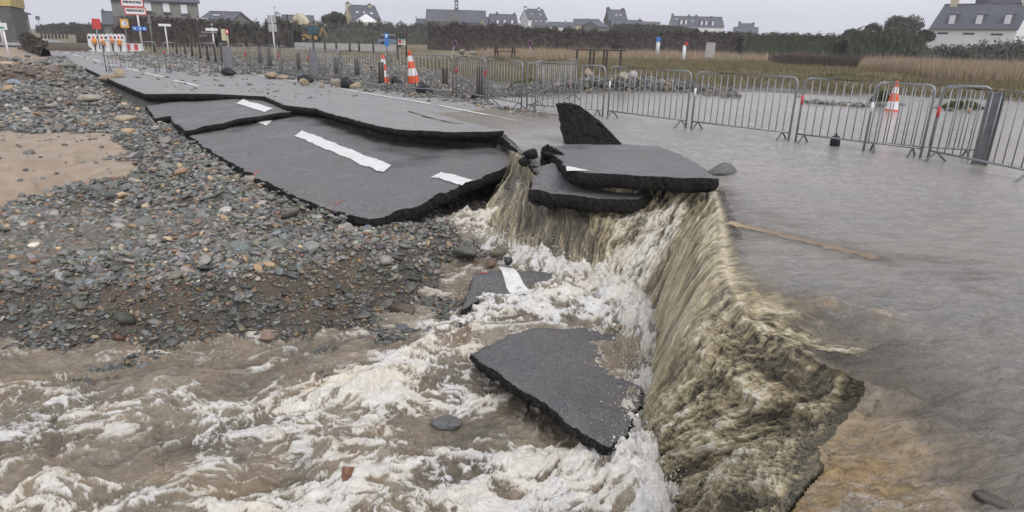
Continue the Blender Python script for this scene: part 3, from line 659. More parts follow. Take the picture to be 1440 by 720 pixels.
foam = foam * sst(.45, .75, ridged(FX * 4, FY * 7, 4, 120)) + .35 * sst(.74, .9, ridged(FX * 2.2 + fbm(FX * 2, FY * 2, 3, 5), FY * 4.5, 4, 121)) * (1 - sst(3, 9, np.hypot(FX, FY)))
mud = np.clip(bumps(FX, FY, [(1140, 690, -.15, .36, .8), (1230, 620, -.1, .3, .6), (1290, 690, -.1, .35, .5), (1160, 433, 0, .10, .9), (1240, 449, 0, .1, .7), (1110, 500, 0, .22, .35), (1060, 470, 0, .18, .3), (1210, 357, 0, .25, .35), (1100, 340, 0, .2, .12)]) * (0.75 + .6 * fbm(FX * 4, FY * 4, 4, 133)) + mud_lip * (.6 + fbm(FX * 3, FY * 3, 3, 134)), 0, 1)
opac = np.clip(0.14 + sst(0.0, 0.07, depth) * 0.72 + .10 * sst(6, 20, np.hypot(FX, FY)), 0, .93)
opac = opac * (1 - .5 * np.exp(-d / .45) * (1 - sst(3.6, 4.6, FY))) * (1 - np.clip(bumps(FX, FY, [(1090, 440, 0, .3, .4), (1150, 465, 0, .3, .35), (1225, 480, 0, .3, .3), (1290, 560, 0, .35, .2)]), 0, .5)); opac = np.maximum(opac, np.clip(mud * 1.6, 0, .96)); opac = opac * (1 - .50 * np.exp(-(polydist(FX, FY, [P(1020, 312, 0)[:2], P(1235, 364, 0)[:2]]) / .16) ** 2))
opac = np.where(depth < 0.004, np.clip(opac * .6, 0, 1), opac)
F = gridfaces(nr, na, None, True); F = F[keep.ravel()[F].all(1)]
V2, F2, a1, a2, a3 = compact(V, F, foam.ravel(), mud.ravel(), opac.ravel())
me = npmesh('flood_water', V2, F2); vattr(me, 'foam', a1); vattr(me, 'mud', a2); vattr(me, 'opac', a3); rr_ = np.hypot(V2[:, 0], V2[:, 1]); vattr(me, 'near', .95 - .70 * sst(4, 12, rr_) - .14 * sst(12, 20, rr_))
tag(link('flood_water', me, None, M['flood']), kind='structure')

# ------------------------------------------------------------------ the pool / torrent
POOLP = Shep([(655, 320, -.82), (700, 340, -.88), (640, 350, -.95), (740, 370, -.95), (800, 395, -1.0), (870, 410, -1.03), (900, 470, -1.1), (700, 420, -1.03), (640, 410, -1.07), (600, 440, -1.12), (560, 470, -1.15), (900, 600, -1.16), (800, 640, -1.17), (600, 560, -1.15), (400, 500, -1.18), (200, 500, -1.19), (0, 500, -1.2), (0, 720, -1.22), (500, 720, -1.2), (950, 720, -1.2), (300, 600, -1.19), (800, 480, -1.08), (1000, 900, -1.25), (300, 900, -1.25)], 3)
fa = P(560, 520, -1.15)[:2]; fb = P(0, 600, -1.15)[:2]; FD = (fb - fa) / np.linalg.norm(fb - fa); FN = np.array([-FD[1], FD[0]])
def line_density(x, y, pts, width, am, z=-1.15):
    pl = [P(a, b, z)[:2] for a, b in pts]; return am * np.exp(-(polydist(x, y, pl) / width) ** 2)
def pool(x, y):
    u = x * FD[0] + y * FD[1]; v = x * FN[0] + y * FN[1]
    wu = fbm(u * 1.1, v * 1.6, 4, 201) * .55; wv = fbm(u * 1.1, v * 1.6, 4, 202) * .42
    U, W = u + wu, v + wv
    dens = 0.23 + 0 * u
    for pts, wd, am in [([(660, 335), (720, 365), (790, 400), (860, 420), (905, 470)], .38, 1.0),
                        ([(900, 430), (780, 430), (700, 440), (620, 480), (540, 530), (440, 560)], .22, .75),
                        ([(890, 440), (840, 450), (760, 450)], .25, .7),
                        ([(440, 556), (330, 570), (230, 565), (150, 590), (60, 565), (-20, 560)], .24, .36),
                        ([(640, 520), (560, 545), (470, 590), (330, 600)], .30, .42),
                        ([(912, 480), (908, 560), (880, 650)], .10, 1.0),
                        ([(700, 560), (640, 575), (560, 560), (470, 545)], .13, .7),
                        ([(880, 660), (780, 650), (640, 665), (520, 640), (470, 690)], .20, .9),
                        ([(940, 700), (840, 700), (700, 715), (500, 735), (300, 725), (150, 740)], .24, .85),
                        ([(110, 700), (60, 680), (0, 700), (-40, 680)], .20, .7), ([(90, 625), (30, 600), (-20, 610)], .10, .5),
                        ([(300, 655), (220, 640), (280, 620)], .09, .55), ([(400, 500), (360, 512)], .06, .6), ([(0, 545), (60, 530), (100, 520)], .05, .5)]:
        dens = dens + line_density(x, y, pts, wd, am)
    calm = line_density(x, y, [(-40, 505), (200, 515), (400, 515), (480, 500), (560, 470)], .16, .30) + line_density(x, y, [(0, 585), (120, 625), (300, 640)], .2, .22) + line_density(x, y, [(700, 590), (740, 620)], .1, .5)
    dens = np.clip(dens - calm, 0, 1.25)
    fil = ridged(U * 1.7, W * 3.6, 5, 210, .62)         # long crests
    fil2 = ridged(U * 5.2, W * 8.5, 4, 215, .6)
    mot = fbm(U * 2.6, W * 4.6, 5, 218, .6)
    lace = ridged(U * 4.2 + mot * .6, W * 8.2 + fil * .3, 5, 212, .66); lace2 = ridged(U * 9.5 + mot, W * 15 - mot, 4, 213, .65)
    def uni(A):
        q = np.quantile(A.ravel()[::97], np.linspace(0, 1, 101)); return np.interp(A, q, np.linspace(0, 1, 101))
    fld = uni(.46 * lace + .20 * lace2 + .30 * mot + .30 * fil + .16 * fbm(U * 1.2, W * 2.2, 3, 216))
    cov = np.clip(.03 + .66 * dens, 0, .88)
    foam = sst(1 - cov - .20, 1 - cov + .26, fld) * (.62 + .38 * np.clip(dens, 0, 1)) + .16 * sst(.55, .95, uni(lace2)) * cov
    foam = np.clip(foam, 0, 1)
    boil = line_density(x, y, [(670, 335), (740, 370), (800, 400), (870, 420), (905, 480), (905, 580), (890, 660)], .34, 1)
    h = (fil - .5) * (.045 + .06 * np.clip(dens, 0, 1)) + (ridged(U * 2.6 + 9, W * 4.2, 4, 219) - .5) * .035 + fbm(u * .8, v * 1.3, 3, 220) * .09 + fil2 * .012 + foam * .03 + mot * .03
    h = h - foam * .012 + boil * (.10 + .20 * fbm(x * 4.5, y * 4.5, 4, 230) + .09 * ridged(x * 8, y * 8, 3, 233))
    h = h + line_density(x, y, [(620, 485), (560, 520), (480, 560)], .12, .10) + line_density(x, y, [(110, 690), (20, 660), (-20, 690)], .16, .12) + line_density(x, y, [(540, 640), (500, 660)], .13, .10) + line_density(x, y, [(870, 660), (700, 665)], .12, .06) + line_density(x, y, [(90, 560), (30, 545)], .12, .05)
    tone = np.clip(.48 + fbm(u * 1.3, v * 2.6, 4, 240) * .9 + h * 3.5 + (lace2 - .55) * .5, 0, 1)
    return h, foam, tone
nr, na = 660, 1000
QX, QY = polar(2.1, 9.8, nr, -60, 28, na)
h, fo, to = pool(QX, QY)
QZ = POOLP(QX, QY) + h * 0.9
gq = ground_z(QX, QY)
inl = inpoly(QX, QY, LEFTREG)
keep = (QZ > gq - 0.12) & (inl | (polydist(QX, QY, LIPXY) < .3)) & (QY < 8.9) & ~((QX < -1.9) & (QY > 6.6))
F = gridfaces(nr, na, None, True); F = F[keep.ravel()[F].all(1)]
V2, F2, a1, a2 = compact(np.stack([QX, QY, QZ], -1).reshape(-1, 3), F, fo.ravel(), to.ravel())
me = npmesh('pool_water', V2, F2); vattr(me, 'foam', a1); vattr(me, 'tone', a2)
tag(link('pool_water', me, None, M['pool']), kind='structure')

# ------------------------------------------------------------------ the fall: a sheet from lip to pool
def resample_n(A, n):
    A = np.array(A, float); d = np.r_[0, np.cumsum(np.linalg.norm(np.diff(A, axis=0), axis=1))]; k = np.arange(len(A))
    # parametrise by mean of lip and base arc so both keep pace
    return A, d
NL = len(LIP); La, Ba = np.array(LIP), np.array(BASE)
seg = (np.linalg.norm(np.diff(La, axis=0), axis=1) + np.linalg.norm(np.diff(Ba, axis=0), axis=1)) / 2; cum = np.r_[0, np.cumsum(seg)]
ns, nt = 980, 300
S = np.linspace(0, cum[-1], ns); idx = np.interp(S, cum, np.arange(NL))
def crv(A):
    from_i = np.clip(idx, 0, NL - 1.0001); i = from_i.astype(int); f = (from_i - i)[:, None]
    p0 = A[np.maximum(i - 1, 0)]; p1 = A[i]; p2 = A[i + 1]; p3 = A[np.minimum(i + 2, NL - 1)]
    return .5 * ((2 * p1) + (-p0 + p2) * f + (2 * p0 - 5 * p1 + 4 * p2 - p3) * f ** 2 + (-p0 + 3 * p1 - 3 * p2 + p3) * f ** 3)
L_, B_ = crv(La), crv(Ba)
kk = np.arange(NL)
gexp = np.interp(idx, kk, [1.3, 1.3, 1.8, 2.4, 2.2, 1.5, 1.2, 1.3, 1.6, 1.9, 2.0, 1.9, 1.7, 1.5, 1.35, 1.25, 1.2, 1.3, 1.5, 1.6, 1.6, 1.6, 1.6, 1.6][:NL])
glass = np.interp(idx, kk, [.2, .2, .3, .3, .2, .0, .0, .1, .8, 1, 1, 1, .9, .6, .3, .15, .1, .1, .1, .1, .1, .1, .1, .1][:NL])
foamy = np.interp(idx, kk, [.36, .36, .20, .14, .22, .70, .85, .75, .25, .10, .08, .08, .08, .05, .02, -.1, -.15, -.15, -.15, -.1, -.1, .0, .0, .0][:NL])
rocky = np.interp(idx, kk, [.3, .3, .3, .3, .6, 1, 1, .7, .1, .0, .0, .0, .3, .7, 1, 1, 1, 1, 1, 1, 1, 1, 1, 1][:NL])
TB = -.50; T = np.r_[np.linspace(TB, 0, 60, endpoint=False), np.linspace(0, 1.12, nt - 60)]; SS, TT = np.meshgrid(S, T, indexing='ij'); t0 = np.clip(TT, 0, None)
H = TT[..., None]; g = t0 ** gexp[:, None]
XY = L_[:, None, :2] + (B_[:, None, :2] - L_[:, None, :2]) * np.clip(H, -.1, None)
Z = L_[:, None, 2] + (B_[:, None, 2] - L_[:, None, 2]) * g - .048 * np.exp(-np.maximum(TT, 0) * 9) - .012
BK = np.where(L_[:, 1] > 0, 1.0, 1.0)
Lh = np.linalg.norm((B_ - L_)[:, :2], axis=1)[:, None]
back = XY  # sheet runs back from the lip under the same slope direction
XY = np.where(TT[..., None] < 0, L_[:, None, :2] - ((B_ - L_)[:, None, :2] / Lh[..., None]) * (-TT[..., None]) * 1.3, XY)
zfl = flood_z(XY[..., 0], XY[..., 1]); kb = sst(-.02, .16, TT)
Zf0 = Z + .060 * np.exp(-np.maximum(TT, 0) * 9) ; Z = np.where(TT < 0, zfl + .006 * sst(TB, TB + .05, TT) - .03 * (1 - sst(TB, TB + .04, TT)), (1 - kb) * (np.minimum(zfl[:, 59:60], zfl) + .006 + (Z - Z[:, 60:61])) + kb * Z)
under = (idx < 7.2)[:, None] & (TT < 0); Z = np.where(under, L_[:, 2][:, None] - .03, Z)
length = np.linalg.norm(B_ - L_, axis=1)[:, None]; DT = TT * length
wob = fbm(SS * 1.2, DT * 1.5, 3, 301) * .25
st1 = ridged((SS + wob) * 5.5, DT * 0.9, 4, 302, .6); st2 = ridged((SS + wob * .5) * 17, DT * 2.2, 3, 303, .6); rk = fbm(SS * 3.2 + DT * .6, DT * 2.6, 5, 304, .55); rk2 = ridged(SS * 10 + DT * 2.0 + wob * 2, DT * 7.5, 5, 305, .66)
fade = sst(-.02, .25, TT); fade2 = sst(-.45, .1, TT)
amp = fade * ((st1 - .5) * (.035 * glass[:, None] + .06 * (1 - glass[:, None])) + (st2 - .5) * .012 + rocky[:, None] * (rk * .10 + (rk2 - .5) * .035))
nx = np.gradient(XY[..., 0], axis=0); ny = np.gradient(XY[..., 1], axis=0); tx = np.gradient(XY[..., 0], axis=1); ty = np.gradient(XY[..., 1], axis=1); sz = np.gradient(Z, axis=0); tz = np.gradient(Z, axis=1)
N = np.cross(np.stack([nx, ny, sz], -1), np.stack([tx, ty, tz], -1)); N /= np.linalg.norm(N, axis=-1)[..., None] + 1e-9
sgn = np.sign(N[ns // 2, 20, 2]); N *= sgn
Pf = np.dstack([XY, Z]) + N * amp[..., None]
foamf = np.clip(foamy[:, None] + .55 * (st1 - .62) + .55 * (st2 - .6) * (1 - .5 * rocky[:, None]) + rocky[:, None] * (rk * .5 + (rk2 - .6) * .55) + .75 * sst(.82, 1.02, TT), 0, 1) * fade
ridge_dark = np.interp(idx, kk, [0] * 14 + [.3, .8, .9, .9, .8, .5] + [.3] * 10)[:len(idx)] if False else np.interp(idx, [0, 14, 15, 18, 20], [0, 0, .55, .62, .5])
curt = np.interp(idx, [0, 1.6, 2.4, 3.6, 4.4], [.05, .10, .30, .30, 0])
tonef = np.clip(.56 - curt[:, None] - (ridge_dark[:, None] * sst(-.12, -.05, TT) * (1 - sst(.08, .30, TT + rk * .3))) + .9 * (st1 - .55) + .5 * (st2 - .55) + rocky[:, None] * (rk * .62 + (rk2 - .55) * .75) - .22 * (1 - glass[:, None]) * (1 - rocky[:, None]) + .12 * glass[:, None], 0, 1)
F = gridfaces(ns, nt, None, sgn > 0)
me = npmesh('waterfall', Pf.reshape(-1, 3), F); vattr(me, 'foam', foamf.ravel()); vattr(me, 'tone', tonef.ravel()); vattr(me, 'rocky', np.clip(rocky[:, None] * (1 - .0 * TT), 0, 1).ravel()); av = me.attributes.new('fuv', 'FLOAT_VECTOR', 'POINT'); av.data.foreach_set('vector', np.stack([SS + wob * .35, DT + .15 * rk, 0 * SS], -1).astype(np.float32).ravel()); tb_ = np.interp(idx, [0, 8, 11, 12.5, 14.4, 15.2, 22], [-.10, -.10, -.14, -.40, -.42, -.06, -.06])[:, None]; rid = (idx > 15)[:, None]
bd_ = sst(0, 1, (TT + .30 * (rk + .8 * (rk2 - .55)) * rocky[:, None] * (TT < .1) * (1 - rid) - tb_) / (.03 - tb_)); bd_ = np.where(rid, sst(-.01, .03, TT), bd_) * np.where(under | (TT < TB + .02), 0, 1)
bd_ = bd_ * sst(0, .55, idx[:, None] + .5 * (st1 - .5) + .3 * TT)
vattr(me, 'body', np.clip(bd_, 0, 1).ravel())
tag(link('waterfall', me, None, M['fall']), kind='structure')

# spray thrown up where the falls land
def spray(n, seed=9):
    r = np.random.RandomState(seed); ln = [P(*q) for q in [(665, 335, -.8), (740, 362, -.9), (810, 392, -.95), (870, 415, -1), (905, 470, -1.05), (908, 560, -1.1), (900, 640, -1.1), (925, 705, -1.15)]]; A = np.array(ln)
    t = r.rand(n) * (len(ln) - 1); i = t.astype(int); f = (t - i)[:, None]; c = A[i] * (1 - f) + A[np.minimum(i + 1, len(ln) - 1)] * f + r.randn(n, 3) * np.array([.16, .16, 0]); c[:, 2] += .05 + np.abs(r.randn(n)) * .11
    s = np.exp(r.randn(n) * .5) * .0030; T4 = np.array([(1, 1, 1), (1, -1, -1), (-1, 1, -1), (-1, -1, 1)]) * .8; V = c[:, None] + T4[None] * s[:, None, None] * r.uniform(.6, 1.6, (n, 1, 3)); Fq = np.array([(0, 1, 2), (0, 3, 1), (0, 2, 3), (1, 3, 2)])
    return npmesh('spray', V.reshape(-1, 3), (Fq[None] + 4 * np.arange(n)[:, None, None]).reshape(-1, 3))
tag(link('spray', spray(5200), None, simple('spray_white', (.80, .79, .75), .3, .05)), 'white spray where the falls land', None, None, 'stuff')
# thin run-off spreading over the stones on the left
RUN = xy([(-60, 285, -.66), (60, 285, -.67), (180, 280, -.62), (330, 300, -.6), (380, 318, -.6), (260, 335, -.68), (200, 352, -.75), (110, 365, -.78), (100, 395, -.82), (-60, 400, -.83)])
nr, na = 260, 300
SX, SY = polar(4.8, 11, nr, -50, -16, na); gz_ = ground_z(SX, SY); insd = inpoly(SX + fbm(SX * 2, SY * 2, 3, 61) * .4, SY + fbm(SX * 2, SY * 2, 3, 62) * .4, RUN); dd = polydist(SX, SY, RUN + RUN[:1])
SZ_ = gz_ + .004 + .016 * sst(0, .4, dd) + ridged(SX * 4, SY * 7, 3, 63) * .012 - .006
F = gridfaces(nr, na, None, True); F = F[insd.ravel()[F].all(1)]; lc_ = ridged(SX * 5 + fbm(SX * 3, SY * 3, 3, 66), SY * 9, 4, 64)
V2, F2, a1, a3 = compact(np.stack([SX, SY, SZ_], -1).reshape(-1, 3), F, (sst(.72, .95, lc_) * .9).ravel(), (.08 + .34 * sst(0, .35, dd) + .3 * sst(.75, .95, lc_)).ravel())  # foam lines here paint white glints into the run-off's colour
me = npmesh('stream', V2, F2); vattr(me, 'foam', a1); vattr(me, 'mud', a1 * 0 + .12); vattr(me, 'opac', a3); vattr(me, 'near', a1 * 0 + .8); tag(link('stream', me, None, M['flood']), kind='structure')

# ------------------------------------------------------------------ pebbles
def ico(sub):
    bm = bmesh.new(); bmesh.ops.create_icosphere(bm, subdivisions=sub, radius=1.0)
    V = np.array([v.co[:] for v in bm.verts]); F = np.array([[v.index for v in f.verts] for f in bm.faces]); bm.free(); return V, F
I1, I2, I3 = ico(1), ico(2), ico(3)
rs = np.random.RandomState(5)
def deform(V, seed):
    r = np.random.RandomState(seed); W = V.copy()
    for k in range(5):
        d = r.randn(3); d /= np.linalg.norm(d); c = r.uniform(.45, .85); pr = W @ d; W = W - np.outer(np.maximum(pr - c, 0), d) * .85
    W = W * (1 + .10 * np.sin(V @ r.randn(3, 1) * 2.2 + r.rand() * 6)); return W
PVAR = {1: [deform(I1[0], i) for i in range(10)], 2: [deform(I2[0], i + 50) for i in range(12)]}
PF = {1: I1[1], 2: I2[1]}
PAL = np.array([(.13, .14, .145), (.10, .108, .112), (.16, .165, .165), (.20, .205, .21), (.13, .135, .12), (.11, .115, .10), (.075, .078, .08), (.17, .16, .14), (.25, .24, .23), (.24, .17, .11), (.33, .26, .18), (.19, .12, .085), (.15, .18, .21), (.40, .38, .35)])
PAL = PAL * np.array([1.46, 1.42, 1.33]); PW = np.array([14, 12, 13, 9, 11, 9, 8, 9, 5, 4.5, 2.4, 4.5, 1.6, 1.0]); PW /= PW.sum()
def place(x, y, z, size, flat=(.22, .5), tilt=.35):
    n = len(x); yaw = rs.rand(n) * 6.283; a = rs.uniform(.6, .95, n); c = rs.uniform(*flat, n); tx_ = rs.randn(n) * tilt; ty_ = rs.randn(n) * tilt
    cy, sy = np.cos(yaw), np.sin(yaw); Rz = np.zeros((n, 3, 3)); Rz[:, 0, 0] = cy; Rz[:, 0, 1] = -sy; Rz[:, 1, 0] = sy; Rz[:, 1, 1] = cy; Rz[:, 2, 2] = 1
    Rx = np.zeros((n, 3, 3)); Rx[:, 0, 0] = 1; Rx[:, 1, 1] = np.cos(tx_); Rx[:, 1, 2] = -np.sin(tx_); Rx[:, 2, 1] = np.sin(tx_); Rx[:, 2, 2] = np.cos(tx_)
    Ry = np.zeros((n, 3, 3)); Ry[:, 1, 1] = 1; Ry[:, 0, 0] = np.cos(ty_); Ry[:, 0, 2] = np.sin(ty_); Ry[:, 2, 0] = -np.sin(ty_); Ry[:, 2, 2] = np.cos(ty_)
    Mx = Rx @ Ry @ Rz; Sc = np.stack([size / 2, size / 2 * a, size / 2 * c], 1); return Mx * Sc[:, None, :]
def colours(n, warm=1.0):
    w = PW.copy(); w[9:12] *= warm; w /= w.sum(); c = PAL[rs.choice(len(PAL), n, p=w)]
    return np.clip(c * rs.uniform(.65, 1.3, (n, 1)) * (1 + rs.randn(n, 3) * .03), .01, .8)
def bulk(name, x, y, z, size, col, Mx, lod, parent, mat=None):
    Vs, Fs, Cs = [], [], []; o = 0
    for k in np.unique(lod):
        vars_ = PVAR[k]; F0 = PF[k]; pick = rs.randint(len(vars_), size=len(x))
        for q in range(len(vars_)):
            m = (lod == k) & (pick == q); nn = m.sum()
            if not nn: continue
            W = np.einsum('nij,vj->nvi', Mx[m], vars_[q]) + np.stack([x[m], y[m], z[m]], 1)[:, None, :]
            Vs.append(W.reshape(-1, 3)); nv = len(vars_[q]); Fs.append((F0[None] + (np.arange(nn) * nv)[:, None, None]).reshape(-1, 3) + o); o += nn * nv
            Cs.append(np.repeat(col[m], nv, 0))
    me = npmesh(name, np.vstack(Vs), np.vstack(Fs)); vattr(me, 'pcol', np.vstack(Cs)); ob = link(name, me, parent, mat or M['pebble']); ob['kind'] = 'stuff'; return ob
ONP = [q for q in [xy([(262, 187, -.34), (432, 153, -.19), (560, 190, -.24), (734, 222, -.27), (660, 262, -.34), (520, 308, -.47), (380, 258, -.42), (285, 205, -.39)])]]
def scatter(n, r0, r1, a0, a1, pw=1.0):
    a = np.radians(rs.uniform(a0, a1, n)); u = rs.rand(n); r = r0 * (r1 / r0) ** u if pw == 1 else np.sqrt(r0 ** 2 + u * (r1 ** 2 - r0 ** 2)); return r * np.sin(a), r * np.cos(a)
def size_for(x, y, n, near=.053, k=.0046):
    r = np.hypot(x, y); return (near + k * np.maximum(r - 5, 0)) * np.exp(rs.randn(n) * .38)
# beach side (log-radial scatter gives an even cover in every direction from the camera's spot outwards)
n = 100000; x, y = scatter(n, 4.4, 44, -52, 8)
L = inpoly(x, y, LEFTREG); z = ground_z(x, y); sand, soil = masks(x, y)
water = POOLP(x, y); dpl = polydist(x, y, LIPXY)
ok = L & (z > np.where(y < 9, water - .10, -9)) & (dpl > .25) & ~(sand & (rs.rand(n) > .035)) & ~(soil & (rs.rand(n) > .42))
und = inpoly(x, y, ONP[0]) & (rs.rand(n) > .35); ok &= ~und; ok &= ~((x > -.2))
x, y, z = x[ok], y[ok], z[ok]; n = len(x); size = size_for(x, y, n); size = np.where(rs.rand(n) < .015, size * 1.8, size)
bankslope = sst(-.85, -1.1, z); size *= 1 - .15 * bankslope
zz_ = z + size * .08 * rs.rand(n) + np.where(rs.rand(n) < .3, size * .15, 0)
col = colours(n, 1.0); redd = inpoly(x, y, SOIL2); col[redd] = col[redd] * np.array([1.12, .86, .74])
wet = sst(-.70, -1.0, z)[:, None]; col *= 1 - .35 * wet      # damp stones, toned darker towards the foot of the bank
Mx = place(x, y, zz_, size)
# verge behind the barriers, left half
n2 = 17000; x2, y2 = scatter(n2, 14, 60, -36, 3); s2, nn2 = road_sn(x2, y2); z2 = ground_z(x2, y2)
dens = sst(4.0, 4.9, nn2) * (1 - sst(6.5, 11, nn2 + fbm(x2 * .4, y2 * .4, 3, 8) * 4)) + .35 * sst(11, 13, s2) * sst(3.3, 4.5, nn2) * (nn2 < 5) + .7 * ((s2 > 24 + fbm(x2, y2, 2, 4) * 3) & (nn2 > 1.2) & (s2 < 45)) + .04 * ((nn2 > -1) & (s2 > 13))
ok = (rs.rand(n2) < dens) & ~inpoly(x2, y2, LEFTREG) & (s2 > 3.5); x2, y2, z2 = x2[ok], y2[ok], z2[ok]; s2, nn2 = road_sn(x2, y2)
z2 = np.where((nn2 < 4.9), road_z(x2, y2), z2); n2 = len(x2); size2 = np.clip(size_for(x2, y2, n2) * .95, 0, .3); M2 = place(x2, y2, z2, size2)
# rubble banks standing in the flood
RB = [P(a, b, 0) for a, b in [(735, 131), (790, 130), (850, 127), (905, 126), (960, 127), (1000, 131), (1035, 137)]]
n3 = 5200; t = rs.rand(n3) * (len(RB) - 1); i = t.astype(int); f = t - i; RBa = np.array(RB)
c3 = RBa[i] * (1 - f)[:, None] + RBa[np.minimum(i + 1, len(RB) - 1)] * f[:, None]; hprof = np.interp(t, [0, 1, 2, 3, 4, 5, 6], [.3, .5, .62, .65, .42, .26, .08])
off = rs.randn(n3) * .75; x3 = c3[:, 0] + off * .2 + rs.randn(n3) * .2; y3 = c3[:, 1] + off + .8; z3 = hprof * np.exp(-(off / .9) ** 2) * (.75 + .25 * fbm(x3, y3, 3, 1)) * .8 - .05 + rs.randn(n3) * .03
size3 = np.exp(rs.randn(n3) * .4) * .13; M3 = place(x3, y3, z3, size3, (.4, .9), .8)
PS = [P(a, b, 0) for a, b in [(1136, 144), (1160, 146), (1200, 149), (1235, 149), (1262, 147)]]
n4 = 260; t = rs.rand(n4) * 4; i = t.astype(int); f = (t - i)[:, None]; PSa = np.array(PS); c4 = PSa[i] * (1 - f) + PSa[np.minimum(i + 1, 4)] * f
x4, y4 = c4[:, 0] + rs.randn(n4) * .08, c4[:, 1] + rs.randn(n4) * .15; z4 = rs.rand(n4) * .06; size4 = np.exp(rs.randn(n4) * .3) * .13; M4 = place(x4, y4, z4, size4, (.4, .8), .5)
n6 = 200; q6 = np.array([P(*p_) for p_ in [(262, 187, -.34), (300, 212, -.4), (345, 240, -.41), (395, 265, -.43), (445, 287, -.46), (500, 303, -.47)]]); t6 = rs.rand(n6) * 5; i6 = t6.astype(int); f6 = (t6 - i6)[:, None]
c6 = q6[i6] * (1 - f6) + q6[np.minimum(i6 + 1, 5)] * f6; o6 = np.abs(rs.randn(n6)) * .06 - .18; x6 = c6[:, 0] + o6 * .6 + rs.randn(n6) * .03; y6 = c6[:, 1] + o6 * .8; z6 = np.where(o6 > -.05, zA(x6, y6) + .012, -.50 + (o6 + .16) * .6 + 0 * x6); z6 = np.maximum(z6, ground_z(x6, y6)); size6 = np.exp(rs.randn(n6) * .4) * .065; M6 = place(x6, y6, z6, size6)
x4 = np.r_[x4, x6]; y4 = np.r_[y4, y6]; z4 = np.r_[z4, z6]; size4 = np.r_[size4, size6]; M4 = np.concatenate([M4, M6]); n4 = n4 + n6
X = np.r_[x, x2, x3, x4]; Y = np.r_[y, y2, y3, y4]; ZZ = np.r_[zz_, z2 + size2 * .1, z3, z4]; SZ = np.r_[size, size2, size3, size4]
C = np.vstack([col, colours(n2, .8) * .95, colours(n3, 1.2) * .62, colours(n4, 1)]); MX = np.concatenate([Mx, M2, M3, M4])
# grit between the stones, on the bare soil and the lower bank
n5 = 60000; x5, y5 = scatter(n5, 4.6, 9.5, -48, 3); z5 = ground_z(x5, y5); _, so5 = masks(x5, y5)
ok = inpoly(x5, y5, LEFTREG) & (z5 > POOLP(x5, y5) - .04) & (polydist(x5, y5, LIPXY) > .3) & (rs.rand(n5) < np.where(so5, .75, .34)) & ~inpoly(x5, y5, ONP[0]) & (x5 < -.2); x5, y5, z5 = x5[ok], y5[ok], z5[ok]; n5 = len(x5)
size5 = np.exp(rs.randn(n5) * .35) * .024; M5 = place(x5, y5, z5, size5, (.4, .8), .8)
X = np.r_[X, x5]; Y = np.r_[Y, y5]; ZZ = np.r_[ZZ, z5 + .004]; SZ = np.r_[SZ, size5]; C = np.vstack([C, colours(n5, 1.6) * np.array([.95, .86, .74])]); MX = np.concatenate([MX, M5])
px_, py_, w_ = proj(np.stack([X, Y, ZZ], 1)); vis = (px_ > 0) & (px_ < 1440) & (py_ > 0) & (py_ < 720)
shown = np.where(vis, SZ / w_, 0); order = np.argsort(-shown); big = np.zeros(len(X), bool); big[order[:288]] = True
lod = np.where((np.hypot(X, Y) < 8.5) & (SZ > .05), 2, 1)
hid = ~vis & (np.abs(px_ - 720) > 1100)
rest = ~big & ~hid
bulk('pebbles', X[rest], Y[rest], ZZ[rest], SZ[rest], C[rest], MX[rest], lod[rest], ground)
pm = {}
for q in range(12):
    pass
for j in np.where(big)[0]:
    q = int(rs.randint(12)); kcol = tuple(np.round(C[j], 2)); me = npmesh('pebble', PVAR[2][q] @ MX[j].T, PF[2]); vattr(me, 'pcol', np.tile(C[j], (len(PVAR[2][q]), 1)))
    o = link('pebble', me, ground, M['pebble']); o.location = (X[j], Y[j], ZZ[j])

